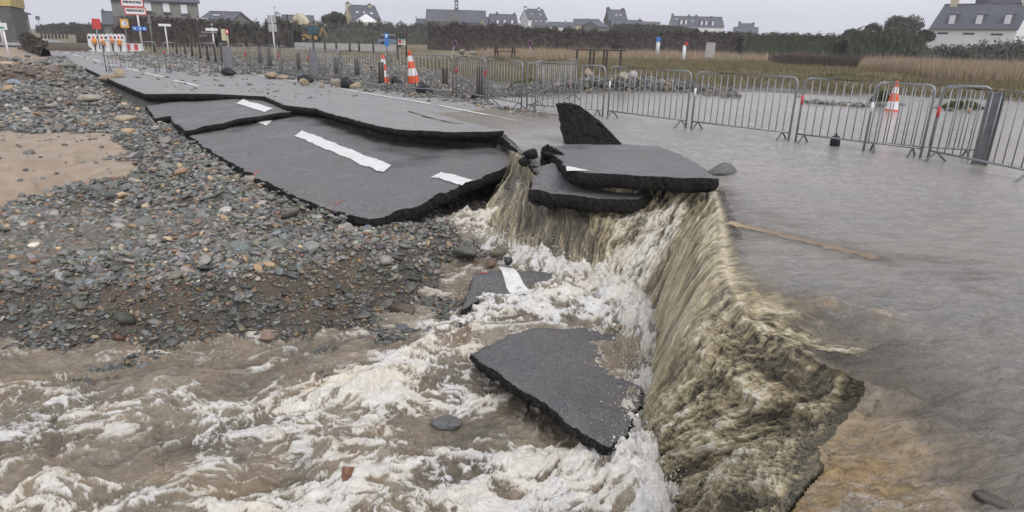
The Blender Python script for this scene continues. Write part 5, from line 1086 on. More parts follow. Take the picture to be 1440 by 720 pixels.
# ------------------------------------------------------------------ buildings
def house(x0, x1, ye, yr, yb, Y, label, wall, roof='slate', deep=7.5, skew=0, chim=(), wins=(), dorm=(), sky_=(), doors=(), gablewall=None, group='houses on the low hill behind the hedges', sink=1.5, cat='house', name='house', hip=0, chim_mat=None, dorm_mat='shutter_white', wmat='glass', over=.25, half=False):
    a, b = PD(x0, yb, Y), PD(x1, yb, Y); m_ = np.linalg.norm(b - a) / abs(x1 - x0); W = abs(x1 - x0) * m_; c = (a + b) / 2
    he = (yb - ye) * m_; hr = (yb - yr) * m_ * 1.0; az = math.atan2(c[0], c[1]); t = empty(name, tuple(c), -az + R(skew), label, cat, group); W2 = W / 2
    rg = deep / 2; gm = M[gablewall or wall]
    mb = MB(); mb.box((-W2, 0, -sink), (W2, deep, he)); wl = mb.build('wall', M[wall], t)
    for s in (-1, 1):
        if hip: break
        mb = MB(); V = [(s * W2, 0, -sink), (s * W2, deep, -sink), (s * W2, deep, he), (s * W2, rg, hr - .05), (s * W2, 0, he)]; e = s * .035
        V2_ = [(x + e * 1.0, y, z) for x, y, z in V]; mb.add(V + V2_, [(0, 1, 2, 3, 4), (5, 6, 7, 8, 9)] + [(i, (i + 1) % 5, (i + 1) % 5 + 5, i + 5) for i in range(5)]); mb.build('gable', gm, t)
    mb = MB(); hx = W2 + (over if not hip else over); ri = W2 - (hip if hip else -over * .6); rt = .14
    k = (hr - he) / rg; ov = .3
    V = [(-hx, -ov, he - ov * k * .6), (hx, -ov, he - ov * k * .6), (ri, rg, hr + rt), (-ri, rg, hr + rt), (-hx, deep + ov, he - ov * k * .6), (hx, deep + ov, he - ov * k * .6)]
    V += [(x, y, z - rt) for x, y, z in V]
    mb.add(V, [(0, 1, 2, 3), (3, 2, 5, 4), (6, 9, 8, 7), (9, 10, 11, 8), (0, 6, 7, 1), (4, 5, 11, 10), (0, 3, 9, 6), (3, 4, 10, 9), (1, 7, 8, 2), (2, 8, 11, 5)]); rf = mb.build('roof', M[roof], t)
    mb = MB(); mb.tube([(-ri, rg, hr + rt + .02), (ri, rg, hr + rt + .02)], .09, 6); mb.build('ridge', M['stone_dark'], rf)
    def fx(px): return (px - (x0 + x1) / 2) * m_
    for (px, yt, w) in chim:
        x = fx(px); mb = MB(); ww = w * m_ / 2; zt = (yb - yt) * m_; mb.box((x - ww, rg - .45, he), (x + ww, rg + .45, zt)); ch = mb.build('chimney', M[chim_mat or gablewall or wall], rf)
        mb = MB(); mb.box((x - ww - .06, rg - .52, zt + .002), (x + ww + .06, rg + .52, zt + .16)); mb.box((x - ww * .5, rg - .2, zt + .16), (x + ww * .5, rg + .2, zt + .42)); mb.build('chimney_cap', M['stone_dark'], ch)
    for (px, py, w, h) in wins:
        x = fx(px); z = (yb - py) * m_; mb = MB(); ww, hh = w * m_ / 2, h * m_ / 2; mb.box((x - ww, -.05, z - hh), (x + ww, .05, z + hh)); fr = mb.build('window', M[wmat], t)
        mb = MB(); mb.box((x - ww - .08, -.09, z - hh - .10), (x + ww + .08, -.005, z - hh - .004)); mb.build('sill', M['stone_grey'], fr)
        mb = MB(); mb.box((x - .03, -.075, z - hh + .01), (x + .03, -.052, z + hh - .01)); mb.build('mullion', M['sign_white'], fr)
    for (px, py, w, h) in doors:
        x = fx(px); z = (yb - py) * m_; mb = MB(); ww, hh = w * m_ / 2, h * m_ / 2; mb.box((x - ww, -.06, z - hh), (x + ww, .05, z + hh)); fr = mb.build('shutter', M['shutter_white'], t)
        mb = MB(); mb.box((x - ww * 1.1, -.10, z + hh + .003), (x + ww * 1.1, -.002, z + hh + .26)); mb.build('lintel', M['frame_brown'], fr)
    for (px, py, w, h) in dorm:
        x = fx(px); zt = (yb - (py - h / 2)) * m_; zb = (yb - (py + h / 2)) * m_; ww = w * m_ / 2; y0 = max(.1, (zb - he) / k - .1); y1 = min(rg, (zt - he) / k + .5)
        mb = MB(); mb.box((x - ww, y0, zb - .2), (x + ww, y1 + .3, zt)); d_ = mb.build('dormer', M['slate'], t)
        mb = MB(); mb.add([(x - ww * 1.2, y0 - .15, zt), (x + ww * 1.2, y0 - .15, zt), (x + ww * 1.2, y1 + .6, zt + .1), (x - ww * 1.2, y1 + .6, zt + .1), (x, y0 + .6, zt + ww * .9), (x, y1 + 1.0, zt + ww * .9)], [(0, 1, 4), (1, 2, 5, 4), (0, 4, 5, 3), (2, 3, 5), (0, 3, 2, 1)]); mb.build('dormer_roof', M['slate'], d_)
        mb = MB(); mb.box((x - ww * .82, y0 - .05, zb), (x + ww * .82, y0 + .02, zt - .12)); mb.build('dormer_window', M[dorm_mat], d_)
    for (px, py, w, h) in sky_:
        x = fx(px); z = (yb - py) * m_; yy = (z - he) / k; ww = w * m_ / 2; hh = h * m_ / 2 / math.hypot(1, 1 / k) if k else .4; n = np.array([0, -k, 1]) / math.hypot(k, 1); dy, dz = 1 / math.hypot(1, k) * hh, k / math.hypot(1, k) * hh
        V = [(x - ww, yy - dy, z - dz + .16), (x + ww, yy - dy, z - dz + .16), (x + ww, yy + dy, z + dz + .16), (x - ww, yy + dy, z + dz + .16)]; V += [(p[0], p[1] + n[1] * .08, p[2] + n[2] * .08 + .06) for p in V]
        mb = MB(); mb.add(V, [(0, 3, 2, 1), (4, 5, 6, 7), (0, 1, 5, 4), (1, 2, 6, 5), (2, 3, 7, 6), (3, 0, 4, 7)]); mb.build('skylight', M['sign_white'], rf)
    return t, m_
house(1309, 1411, 41, 9, 72, 100, 'white house with three dormers and closed white shutters at the right edge', 'render_white', skew=-14, deep=8.5, chim=[(1320, -2, 9), (1407, -4, 9)], chim_mat='render_cream',
      doors=[(1325, 55.5, 12, 12), (1357, 56, 12, 12), (1390, 56.5, 12, 12)], dorm=[(1331, 29, 9, 13), (1364, 29, 9, 13), (1397, 29, 9, 13)], name='white_house')
t, m_ = house(1412, 1436, 24, 10, 60, 112, 'peach rendered house peeping out behind the white house', 'render_cream', skew=-40, deep=6, chim=[(1424, 2, 8)], gablewall='render_cream')
o = PD(1402, 10, 109); mb = MB(); mb.box((-2.6, -1.5, -1), (2.6, 1.5, 2.6)); mb.box((-2.8, -1.7, 2.6), (2.8, 1.7, 2.75)); tw = tag(mb.build('slate_turret', M['slate'], None), 'dark slate clad block rising above the roof of the white house', 'roof block', None, 'thing'); tw.location = o
house(946, 1016, 37, 24.5, 43, 225, 'long white row house with a slate roof and small dormers', 'render_white', skew=10, deep=9, gablewall='render_cream', chim=[(947, 22, 3), (970, 23, 3), (980, 23, 3), (1002, 24, 3)], chim_mat='stone_grey', dorm=[(958, 32, 3.5, 6), (964, 32, 3.5, 6), (986, 32.5, 3.5, 6), (992, 32.5, 3.5, 6), (1001, 33, 3.5, 6)], sky_=[(952, 29, 2, 3), (974, 31, 2, 3)])
house(1031, 1064, 46, 39, 50, 260, 'low slate roofed house half sunk behind the brow, lower wing', 'stone_dark', deep=9)
house(1038, 1058, 43, 34, 48, 263, 'small grey house on the brow with two chimneys', 'stone_grey', deep=8, chim=[(1038.5, 32, 3.5), (1057, 33, 3.5)], sky_=[(1045, 42, 3, 2)])
house(856, 881, 29, 15.5, 40, 200, 'tall dark stone house with a big chimney at each gable', 'stone_dark', skew=12, deep=8, chim=[(857, 13, 5), (878, 14, 5)], sky_=[(867, 23, 3, 2.5), (873, 23, 3, 2.5)])
house(860, 902, 36, 29.5, 42, 196, 'low slate roofed wing in front of the tall dark stone house', 'stone_grey', deep=6, chim=[(898.5, 28, 3)])
house(806, 842, 35, 28, 42, 205, 'long grey roofed barn left of the tall dark stone house', 'render_cream', deep=8, chim=[(825, 28, 3)])
house(841, 858, 38, 31, 42, 190, 'small grey gabled shed beside the dark stone house', 'stone_grey', deep=9, skew=35)
house(902, 927, 36, 31.5, 42, 210, 'low dull green roofed barn at the end of the dark hedge', 'stone_dark', roof='stone_dark', deep=10)
house(742, 769, 27, 14.5, 38, 200, 'white house with a tall gable and grey roof above the russet hedge', 'render_white', skew=18, deep=8, chim=[(743, 12, 4), (763, 13, 4)], sky_=[(749, 22, 2, 2.5), (762, 22.5, 2.5, 2.5)], wins=[(750, 31, 2.5, 4), (757, 31, 2.5, 4), (764, 31, 2.5, 4)])
house(748, 768, 36, 32, 40, 185, 'low slate roofed outbuilding in front of the white gabled house', 'render_white', deep=5, chim=[(766, 31.5, 3)])
house(770, 806, 37, 32.3, 41, 190, 'long low row of slate roofed outbuildings right of the white gabled house', 'render_white', deep=6, chim=[(795, 31, 2.5)])
house(690, 728, 36, 21.5, 41, 190, 'grey slate roofed house with three small dormers beside the chapel', 'stone_dark', deep=9, chim=[(700.5, 19.5, 3), (725.5, 20, 3)], chim_mat='stone_dark', dorm=[(700, 31, 4, 5), (710, 30.5, 4, 5), (720.5, 30.5, 4, 5)], skew=6)
house(682, 690, 35, 25.5, 41, 200, 'narrow cream gabled house between the chapel and the grey house', 'render_cream', deep=5, skew=20)
# chapel
t, m_ = house(600, 683, 31, 16, 43, 215, 'long slate roofed stone chapel with a slim bell spire', 'stone_grey', deep=9, cat='chapel', name='chapel', wins=[(612, 35, 3, 5), (655, 36, 3, 5), (672, 36, 3, 5)], group='village buildings behind the hedges')
W_ = lambda px: (px - 641.5) * m_
mb = MB(); x = W_(638); mb.add([(x - 1.6, -1.6, -1), (x + 2.2, -1.6, -1), (x + 2.2, -1.6, 3.3), (x + .3, -1.6, 5.4), (x - 1.6, -1.6, 3.3), (x - 1.6, .1, -1), (x + 2.2, .1, -1), (x + 2.2, .1, 3.3), (x + .3, .1, 5.4), (x - 1.6, .1, 3.3)], [(0, 1, 2, 3, 4), (9, 8, 7, 6, 5), (0, 5, 6, 1), (1, 6, 7, 2), (2, 7, 8, 3), (3, 8, 9, 4), (4, 9, 5, 0)]); po = mb.build('porch', M['stone_grey'], t)
mb = MB(); mb.box((x - .5, -1.65, .4), (x + 1.1, -1.605, 3.0)); mb.build('door', M['frame_brown'], po)
hb = (43 - 16) * m_; x = W_(642); mb = MB()
mb.box((x - .62, 3.9, hb - 1), (x + .62, 5.1, hb + .9)); mb.box((x - .60, 3.95, hb + .902), (x - .26, 5.05, hb + 2.6)); mb.box((x + .26, 3.95, hb + .902), (x + .60, 5.05, hb + 2.6)); mb.box((x - .68, 3.85, hb + 2.602), (x + .68, 5.15, hb + 2.9))
mb.lathe([(.55, 0), (.45, .7), (.28, 1.5), (.05, 2.8)], 8, (x, 4.5, hb + 2.902)); mb.build('bell_spire', M['stone_dark'], t)
mb = MB(); mb.lathe([(.28, 0), (.24, .15), (.15, .4), (.05, .5)], 10, (x, 4.5, hb + 1.5)); mb.build('bell', M['sign_black'], t)
house(586, 600, 34, 27.8, 43, 216, 'low stone annex on the left end of the chapel', 'stone_grey', deep=5, chim=[(585.5, 25, 1)], group='village buildings behind the hedges')
house(497, 535, 27, 10, 38, 150, 'cream house with a steep slate roof and three skylights', 'render_cream', skew=16, deep=7.5, chim=[(497, 7.5, 5), (528, 8.5, 5)], sky_=[(506, 20, 3.5, 4), (515.5, 20, 3, 3), (526, 21, 4, 4)])
mb = MB(); mb.lathe([(2.6, 0), (2.6, .1), (1.2, 1.0), (.1, 1.7)], 12); o = tag(mb.build('white_tent', M['sign_white'], None), 'white pointed tent roof in front of the cream steep roofed house', 'tent', None, 'thing'); o.location = PD(515, 32, 140)
house(399, 441, 33, 23, 38, 140, 'low cream house with slate wings and a central gable', 'render_cream', deep=7)
mb = MB(); c = PD(419, 38, 139); mm = .16; mb.prism([(-1.9, -1), (1.9, -1), (1.9, .9), (0, 2.75), (-1.9, .9)], 0, 4); o = mb.build('front_gable', M['render_cream'], None); o.location = c; tag(o, 'cream triangular front gable of the low slate winged house', 'gable', None, 'thing')
house(499, 515, 30, 24, 36, 142, 'dull slate shed roof left of the cream steep roofed house', 'stone_dark', deep=5) if False else None
# big grey house at the left
t, m_ = house(173, 278, 4, -10, 52, 80, 'large grey two storey building with three white shuttered windows', 'render_grey', skew=0, deep=9, over=.3, sink=1.5)
az0 = None
for px, py, w, h in ((215.5, 12, 8, 12), (238, 13, 8, 12), (260, 14, 8, 12)):
    x = (px - 225.5) * m_; z = (52 - py) * m_; mb = MB(); mb.box((x - w * m_ / 2, -.05, z - h * m_ / 2), (x + w * m_ / 2, .03, z + h * m_ / 2)); fr = mb.build('shuttered_window', M['shutter_white'], t)
    mb = MB(); mb.box((x - w * m_ * .62, -.12, z - h * m_ / 2 - .2), (x + w * m_ * .62, -.006, z - h * m_ / 2 - .004)); mb.build('sill', M['stone_dark'], fr)
x0_ = (173 - 225.5) * m_; mb = MB(); mb.box((x0_ - .1, -.35, -1.5), (-x0_ + 3.2, -.02, (52 - 26) * m_)); w_o = mb.build('lower_wall', M['stone_dark'], t)
def text(s, size, loc, mat, parent, name='lettering', rot=(math.pi / 2, 0, 0), depth=.01, bold=0.0, sx=1.0):
    cu = bpy.data.curves.new(name, 'FONT'); cu.body = s; cu.size = size; cu.extrude = depth; cu.align_x = 'CENTER'; cu.align_y = 'CENTER'; cu.offset = bold
    tmp = bpy.data.objects.new('tmp', cu); COL.objects.link(tmp); dg = bpy.context.evaluated_depsgraph_get(); me = bpy.data.meshes.new_from_object(tmp.evaluated_get(dg)); bpy.data.objects.remove(tmp)
    me.materials.clear(); o = link(name, me, parent, mat); o.location = loc; o.rotation_euler = rot; o.scale = (sx, 1, 1); return o
text('TSR', 1.0, ((281 - 225.5) * m_, -.37, (52 - 29.5) * m_), M['sign_white'], t, bold=.02)
house(283, 326, 30, 19, 50, 92, 'low house with a beige gable and slate roof right of the grey building', 'render_grey', skew=-22, deep=8, sky_=[(300, 25, 9, 5)])
house(150, 172, 34, 19, 46, 105, 'small slate roofed house left of the grey building', 'stone_grey', deep=8, chim=[(151, 17, 2)])
# left edge buildings
mb = MB(); c = PD(2, 47, 52); t = empty('stone_building', tuple(c), R(30), 'tall brown stone building with a mustard parapet at the left edge', 'building'); mb.box((-4.5, 0, -.5), (.9, 8, 2.0)); mb.build('wall', M['stone_dark'], t)
mb = MB(); mb.box((-4.6, -.08, 2.002), (1.0, 8.1, 3.6)); mb.build('parapet', M['render_yellow'], t); mb = MB(); mb.box((-4.7, -.14, 2.7), (1.04, -.082, 2.8)); mb.build('moulding', M['render_cream'], t)
mb = MB(); mb.box((-1.2, -.04, .1), (-.4, .02, 1.5)); w_ = mb.build('window', M['glass'], t); mb = MB(); mb.box((-1.3, -.09, .0), (-.3, -.042, .09)); mb.build('sill', M['stone_grey'], w_)
house(18, 43, 20, 10, 47, 75, 'stone barn with tall white doors beside the mustard building', 'stone_grey', roof='stone_dark', skew=28, deep=9, sink=.8)
c = PD(25, 46, 70); mb = MB(); t = empty('white_doors', tuple(c), R(28), 'pair of tall white barn doors facing the road', 'doors')
for k in (0, 1): mb = MB(); mb.box((-.75 + k * .78, 0, -.3), (-.02 + k * .78, .08, 2.2)); d_ = mb.build('door_leaf', M['sign_white'], t); mb = MB(); mb.box((-.5 + k * .78, -.02, .9), (-.3 + k * .78, -.002, 1.7)); mb.build('door_pane', M['glass'], d_)

# ------------------------------------------------------------------ signs and street furniture
def signpost(px, yt, yf, Y, label, name='road_sign', r=.04, mat='steel', group=None, cat='sign'):
    b = PD(px, yf, Y); m_ = Y * .97 / FPX; h = (yf - yt) * m_; az = math.atan2(b[0], b[1]); t = empty(name, tuple(b), -az, label, cat, group); mb = MB(); mb.tube([(0, 0, -1.0), (0, 0, h)], r, 8); mb.build('pole', M[mat], t, True); return t, m_, h
def panel(t, x, z, w, h, mat, name='panel', y=-.06, border=None, par=None, label=None, tilt=0):
    mb = MB(); mb.box((x - w / 2, y - .02, z - h / 2), (x + w / 2, y, z + h / 2)); o = mb.build(name, M[border or mat], par or t)
    if border: mb = MB(); e = min(w, h) * .12; mb.box((x - w / 2 + e, y - .028, z - h / 2 + e), (x + w / 2 - e, y - .021, z + h / 2 - e)); mb.build('face', M[mat], o)
    if label: o['label'] = label
    return o
def disc(t, x, z, r, mat, name='disc', y=-.06, sx=1.0):
    mb = MB(); n = 22; V = [(x + r * sx * math.cos(k * 6.2832 / n), y, z + r * math.sin(k * 6.2832 / n)) for k in range(n)]; V += [(a, b - .02, c) for a, b, c in V]; mb.add(V, [tuple(range(n)), tuple(reversed(range(n, 2 * n)))] + [(i, i + n, (i + 1) % n + n, (i + 1) % n) for i in range(n)]); return mb.build(name, M[mat], t)
t, m, h = signpost(198, 4, 52, 56, 'two tier red bordered town name sign on a pale post', 'town_sign', .07, 'sign_white')
H_ = lambda y: (52 - y) * m
p1 = panel(t, -.25, H_(8.5), 27 * m, 10 * m, 'sign_white', border='sign_red'); p2 = panel(t, -.1, H_(19), 26 * m, 9.5 * m, 'sign_white', border='sign_red')
text('PENHORS', 3.9 * m, (-.25, -.092, H_(7.6)), M['sign_black'], p1, bold=.012, sx=1.25); text('PENHORZ', 3.7 * m, (-.1, -.092, H_(18.2)), M['sign_black'], p2, bold=.012, sx=1.25)
panel(t, -.35, H_(1.5), 9 * m, 4 * m, 'sign_yellow', 'top_plate'); bp = panel(t, .0, H_(41), 17 * m, 5.5 * m, 'sign_blue', 'blue_panel', y=-.09); text('i  P  WC', 3.2 * m, (0, -.115, H_(41)), M['sign_white'], bp)
if True:
    for o in list(bp.children): bpy.data.objects.remove(o)
    for k in (-.35, .05, .35): panel(t, k, H_(41), 2.2 * m, 2.2 * m, 'sign_white', 'pictogram', y=-.112, par=bp)
t, m, h = signpost(178, 36, 52, 54, 'square yellow sign with a blue and white symbol beside the town sign', mat='stone_grey'); H_ = lambda y: (52 - y) * m
p = panel(t, 0, H_(34.5), 10 * m, 11.5 * m, 'sign_yellow'); disc(p, 0, H_(34.5), 3.3 * m, 'sign_white', 'symbol', -.085); panel(t, .05, H_(34), 1.5 * m, 4 * m, 'sign_blue', 'mark', y=-.107, par=p)
t, m, h = signpost(214, 24, 56, 50, 'plain grey lamp pole with a bulge, between the signs', 'lamp_pole', .07, 'stone_grey', cat='pole'); mb = MB(); mb.lathe([(.09, 0), (.13, .1), (.13, .3), (.09, .4)], 10, (0, 0, h * .62)); mb.build('junction_box', M['stone_grey'], t)
t, m, h = signpost(235, 37, 58, 46, 'narrow white direction sign on its own post', mat='sign_white'); mb = MB(); H_ = lambda y: (58 - y) * m; z = H_(37); w = 8 * m; mb.prism([(-w, z - 1.6 * m), (w * .85, z - 1.6 * m), (w, z), (w * .85, z + 1.6 * m), (-w, z + 1.6 * m)], -.09, -.06); mb.build('arrow_panel', M['sign_white'], t)
t, m, h = signpost(301, 40, 62, 42, 'cluster of small white and grey direction boards on one post', mat='sign_white'); H_ = lambda y: (62 - y) * m
panel(t, -.05, H_(43), 15 * m, 3.4 * m, 'sign_white', 'upper_board'); panel(t, -.2, H_(46.8), 19 * m, 1.6 * m, 'steel', 'lower_board', y=-.09); panel(t, -.55, H_(51), 10 * m, 3 * m, 'steel_dark', 'grey_board', y=-.12); disc(t, 0, H_(36.5), 1.8 * m, 'steel', 'mirror')
t, m, h = signpost(321, 42, 62, 42, 'weathered round red prohibition sign with a yellowish plate behind', mat='render_cream'); H_ = lambda y: (62 - y) * m
panel(t, -.2, H_(50), 6 * m, 15 * m, 'render_cream', 'backing_board', y=-.03); d_ = disc(t, .0, H_(46), 4 * m, 'sign_red', 'disc', -.07, .6); disc(d_, 0, H_(46), 2 * m, 'sign_white', 'centre', -.095, .6)
t, m, h = signpost(386, 26, 66, 40, 'pole with four small square white notice boards', mat='sign_white'); H_ = lambda y: (66 - y) * m
for x, y in ((-3.3, 30), (2.6, 30), (-3.0, 41), (2.9, 41)): panel(t, x * m, H_(y), 5.0 * m, 10 * m, 'concrete', 'notice_board')
t, m, h = signpost(544, 50, 66, 44, 'tall blue parking sign panel next to the parked vehicle', mat='steel'); H_ = lambda y: (66 - y) * m
p = panel(t, 0, H_(56.5), 5.6 * m, 17 * m, 'sign_blue'); text('P', 5.5 * m, (0, -.085, H_(52)), M['sign_white'], p, bold=.02)
t, m, h = signpost(559, 53, 68, 42, 'roofed information board with a white and green map', 'information_board', .05, 'wood_dark', cat='information board'); H_ = lambda y: (68 - y) * m
mb = MB(); mb.tube([(12 * m, 0, -.5), (12 * m, 0, H_(50))], .05, 8); mb.build('pole', M['wood_dark'], t, True); mb = MB(); mb.prism([(-3 * m, H_(51)), (0, H_(48.5)), (12 * m, H_(48.5)), (15 * m, H_(51)), (15 * m, H_(50.4) - .1), (-3 * m, H_(50.4) - .1)], -.35, .25); mb.build('roof', M['wood_dark'], t)
b_ = panel(t, 6 * m, H_(57.2), 10.5 * m, 12 * m, 'sign_white', 'map_board'); panel(t, 6.2 * m, H_(54), 7.5 * m, 3.6 * m, 'sign_green', 'green_field', y=-.085, par=b_); panel(t, 3.5 * m, H_(59), 3 * m, 5 * m, 'sign_red', 'red_field', y=-.085, par=b_); panel(t, 8 * m, H_(60), 3.5 * m, 3 * m, 'render_cream', 'text_field', y=-.085, par=b_)
for px, yt, yf, lb in ((636, 60, 76, 'round faded no parking sign leaning in front of the dark hedge, left one'), (745, 60, 74, 'round faded no parking sign in the dry grass, right one')):
    t, m, h = signpost(px, yt, yf, 55, lb, mat='concrete', group='round no parking signs by the hedge'); z = (yf - yt - 1.5) * m; d_ = disc(t, 0, z, 4.4 * m, 'sign_purple', 'rim', -.05, .72); disc(d_, 0, z, 3.0 * m, 'sign_black', 'face', -.072, .72)
    if px == 636: t.rotation_euler.y = .25
t, m, h = signpost(925, 54, 66, 72, 'white marker post with a blue top on the green slope', 'marker_post', .2, 'sign_white', cat='marker post'); mb = MB(); mb.box((-.22, -.22, 7 * m), (.22, .22, 13 * m)); mb.build('blue_top', M['sign_blue'], t)
t, m, h = signpost(962, 64, 73, 62, 'small white and red roadside marker in the reeds', 'marker_post', .15, 'sign_white', cat='marker post'); mb = MB(); mb.box((.02, -.2, 9 * m), (.3, .18, 13 * m)); mb.build('red_flag', M['sign_red'], t)
c = PD(998, 77, 58); mb = MB(); mb.box((-.40, -.03, -.2), (.40, .03, .98)); mb.box((-.44, -.06, .98), (.44, .06, 1.02)); o = tag(mb.build('white_board', M['concrete'], None), 'blank pale board standing in the grass before the hedge', 'board', None, 'thing'); o.location = c
t, m, h = signpost(137, 30, 48, 46, 'tilted red sign panel behind the plastic barriers', mat='steel'); p = panel(t, -.0, 13.5 * m, 10 * m, 13 * m, 'sign_red'); p.rotation_euler.y = .06
t, m, h = signpost(8, 40, 58, 30, 'white and green notice on a white post at the far left', mat='sign_white'); H_ = lambda y: (58 - y) * m; p = panel(t, -.05, H_(38.5), 13 * m, 9 * m, 'sign_white'); panel(t, -.1, H_(40), 9 * m, 2 * m, 'sign_green', 'green_band', y=-.085, par=p)
t, m, h = signpost(1.5, 14, 44, 48, 'plain white pole against the brown stone wall', 'white_pole', .08, 'sign_white', cat='pole')
t, m, h = signpost(57, 25, 46, 120, 'distant dark sign board beyond the road bend', mat='steel_dark'); panel(t, 0, 19 * m, 5 * m, 5 * m, 'steel_dark')
for k, px in enumerate(list(range(58, 98, 5)) + [110, 114, 119, 124]):
    yf = 48 if px < 100 else 58; Y = 95 if px < 100 else 55; b = PD(px, yf, Y); hh = (6 if px < 100 else 15) * Y / FPX; mb = MB(); mb.tube([(0, 0, -.6), (0, 0, hh)], .12, 7); o = tag(mb.build('fence_post', M['wood_dark'], None, True), (['leftmost', 'second', 'third', 'fourth', 'fifth', 'sixth', 'seventh', 'rightmost'][k] + ' dark post of the distant row beyond the road bend') if px < 100 else (['leftmost', 'second', 'third', 'rightmost'][k - 8] + ' dark post of the close group left of the red sign'), 'post', 'posts beyond the road bend' if px < 100 else 'posts left of the red sign', 'thing'); o.location = b
for k, (px, yt, yf) in enumerate(((457, 60, 67), (441, 60, 66), (473, 59, 66), (492, 58, 67), (505, 58, 66), (525, 60, 68))):
    b = PD(px, yf, 60); mb = MB(); mb.tube([(0, 0, -.4), (0, 0, (yf - yt) * 60 / FPX)], .09, 8); o = tag(mb.build('parking_post', M['wood_dark'], None, True), ['short dark post right below the digger', 'short dark post left of the digger wheels', 'short dark post just right of the digger', 'taller short post halfway along the pale low wall', 'short dark post right of the halfway one along the low wall', 'short dark post nearest the blue parking sign'][k], 'post', 'short posts on the parking grass strip', 'thing'); o.location = b
a_, b_ = PD(414, 62.5, 72), PD(556, 63.5, 72); c = (a_ + b_) / 2; mb = MB(); L = np.linalg.norm(b_ - a_); mb.box((-L / 2, 0, -.6), (L / 2, .3, .12)); o = tag(mb.build('low_wall', M['concrete'], None), 'long low pale wall along the parking behind the barriers', 'wall', None, 'thing'); o.location = c; o.rotation_euler = (0, 0, math.atan2(b_[1] - a_[1], b_[0] - a_[0]))
# water filled plastic barriers with lamps
for k, (px, w, lb, wm) in enumerate(((142, 27, 'left white plastic road barrier with an orange lamp, closing the road', 'sign_white'), (166, 24, 'right white plastic road barrier with an orange lamp, closing the road', 'sign_white'), (191, 20, 'low red and white plastic block beside the white barriers', 'sign_red'))):
    b = P(px, 73, 0.0); m = .96 * 40 / FPX * b[1] / 40; t = empty('plastic_barrier', tuple(b), .15, lb, 'plastic barrier', 'plastic road barriers closing the road'); w_ = w * m / 2; h = 22 * m if k < 2 else 11 * m
    mb = MB(); mb.prism([(-w_, 0.12), (-w_ * .97, h), (w_ * .97, h), (w_, .12)], -.16, .16); mb.box((-w_, -.26, .0), (w_, .26, .118)); bd = mb.build('body', M['sign_white'], t)
    n = 5 if k < 2 else 2
    for q in range(n):
        x = -w_ + (q + .5) * 2 * w_ / n
        if k < 2:
            mb = MB(); mb.box((x - w_ / n * .35, -.15, h + .002), (x + w_ / n * .35, .15, h + .10)); mb.build('castellation', M['sign_white'], bd)
            mb = MB(); mb.box((x - w_ / n * .5, -.175, h * .80), (x + w_ / n * .5, -.162, h * .94)); mb.build('stripe', M['sign_red' if q % 2 else 'sign_black'], bd)
        else: mb = MB(); mb.box((x - w_ / n * .95, -.18, .122), (x + w_ / n * .05, -.162, h * .95)); mb.build('red_block', M['sign_red'], bd)
    if k < 2:
        for x, z in ((-w_ * .3, h * .62), (w_ * .5, h * .55)):
            mb = MB(); mb.lathe([(.13, -.16), (.17, -.05), (.17, .12), (.08, .22)], 10, (x, -.28, z)); mb.build('lamp', M['orange_lamp'], t, True)
            mb = MB(); mb.box((x - .03, -.30, 0), (x + .03, -.24, z - .17)); mb.build('lamp_stand', M['sign_black'], t)
# earth mound blocking the road
c = P(94, 72, 0); V = I3[0] * (1 + .12 * fbm(I3[0][:, 0] * 3, I3[0][:, 1] * 3 + I3[0][:, 2], 4, 9)[:, None]); V = np.sign(V) * np.abs(V) ** .75 * np.array([3.0, .9, .62]); me = npmesh('earth_mound', V, I3[1])
for nm, v in (('sand', 0), ('grass', 0), ('soil', 1)): vattr(me, nm, np.full(len(V), float(v)))
o = tag(link('earth_mound', me, None, M['ground']), 'brown bank of earth and rubble dumped across the far road', 'earth bank', None, 'thing'); o.location = c; o.rotation_euler = (0, 0, .45)
# picnic table and rail
c = PD(710, 81, 50); t = empty('picnic_table', tuple(c), .2, 'dark wooden picnic table in the dry grass', 'picnic table')
for k in range(4): mb = MB(); mb.box((-.9, -.38 + k * .19, .72), (.9, -.21 + k * .19, .76)); mb.build('table_plank', M['wood_dark'], t)
for s in (-1, 1):
    mb = MB(); mb.box((-.9, s * .72 - .13, .43), (.9, s * .72 + .13, .47)); mb.build('bench', M['wood_dark'], t)
    for q in (-1, 1): mb = MB(); mb.tube([(s * .65, q * .72, 0), (s * .65, q * .25, .72)], .05, 6); mb.build('leg', M['wood_dark'], t)
    mb = MB(); mb.box((s * .65 - .04, -.8, .37), (s * .65 + .04, .8, .43)); mb.build('crossbeam', M['wood_dark'], t)
a_, b_ = PD(806, 86, 32), PD(877, 88, 32); L = np.linalg.norm(b_ - a_); t = empty('wooden_rail', tuple(a_), math.atan2(b_[1] - a_[1], b_[0] - a_[0]), 'dark wooden height rail on posts in the grass behind the barriers', 'rail'); mb = MB(); mb.box((-.05, -.05, .50), (L + .05, .05, .56)); mb.build('rail', M['wood_dark'], t)
for f in (.07, .33, .40, .60, .66, .93): mb = MB(); mb.box((L * f - .05, -.045, -.5), (L * f + .05, .045, .498)); mb.build('post', M['wood_dark'], t)
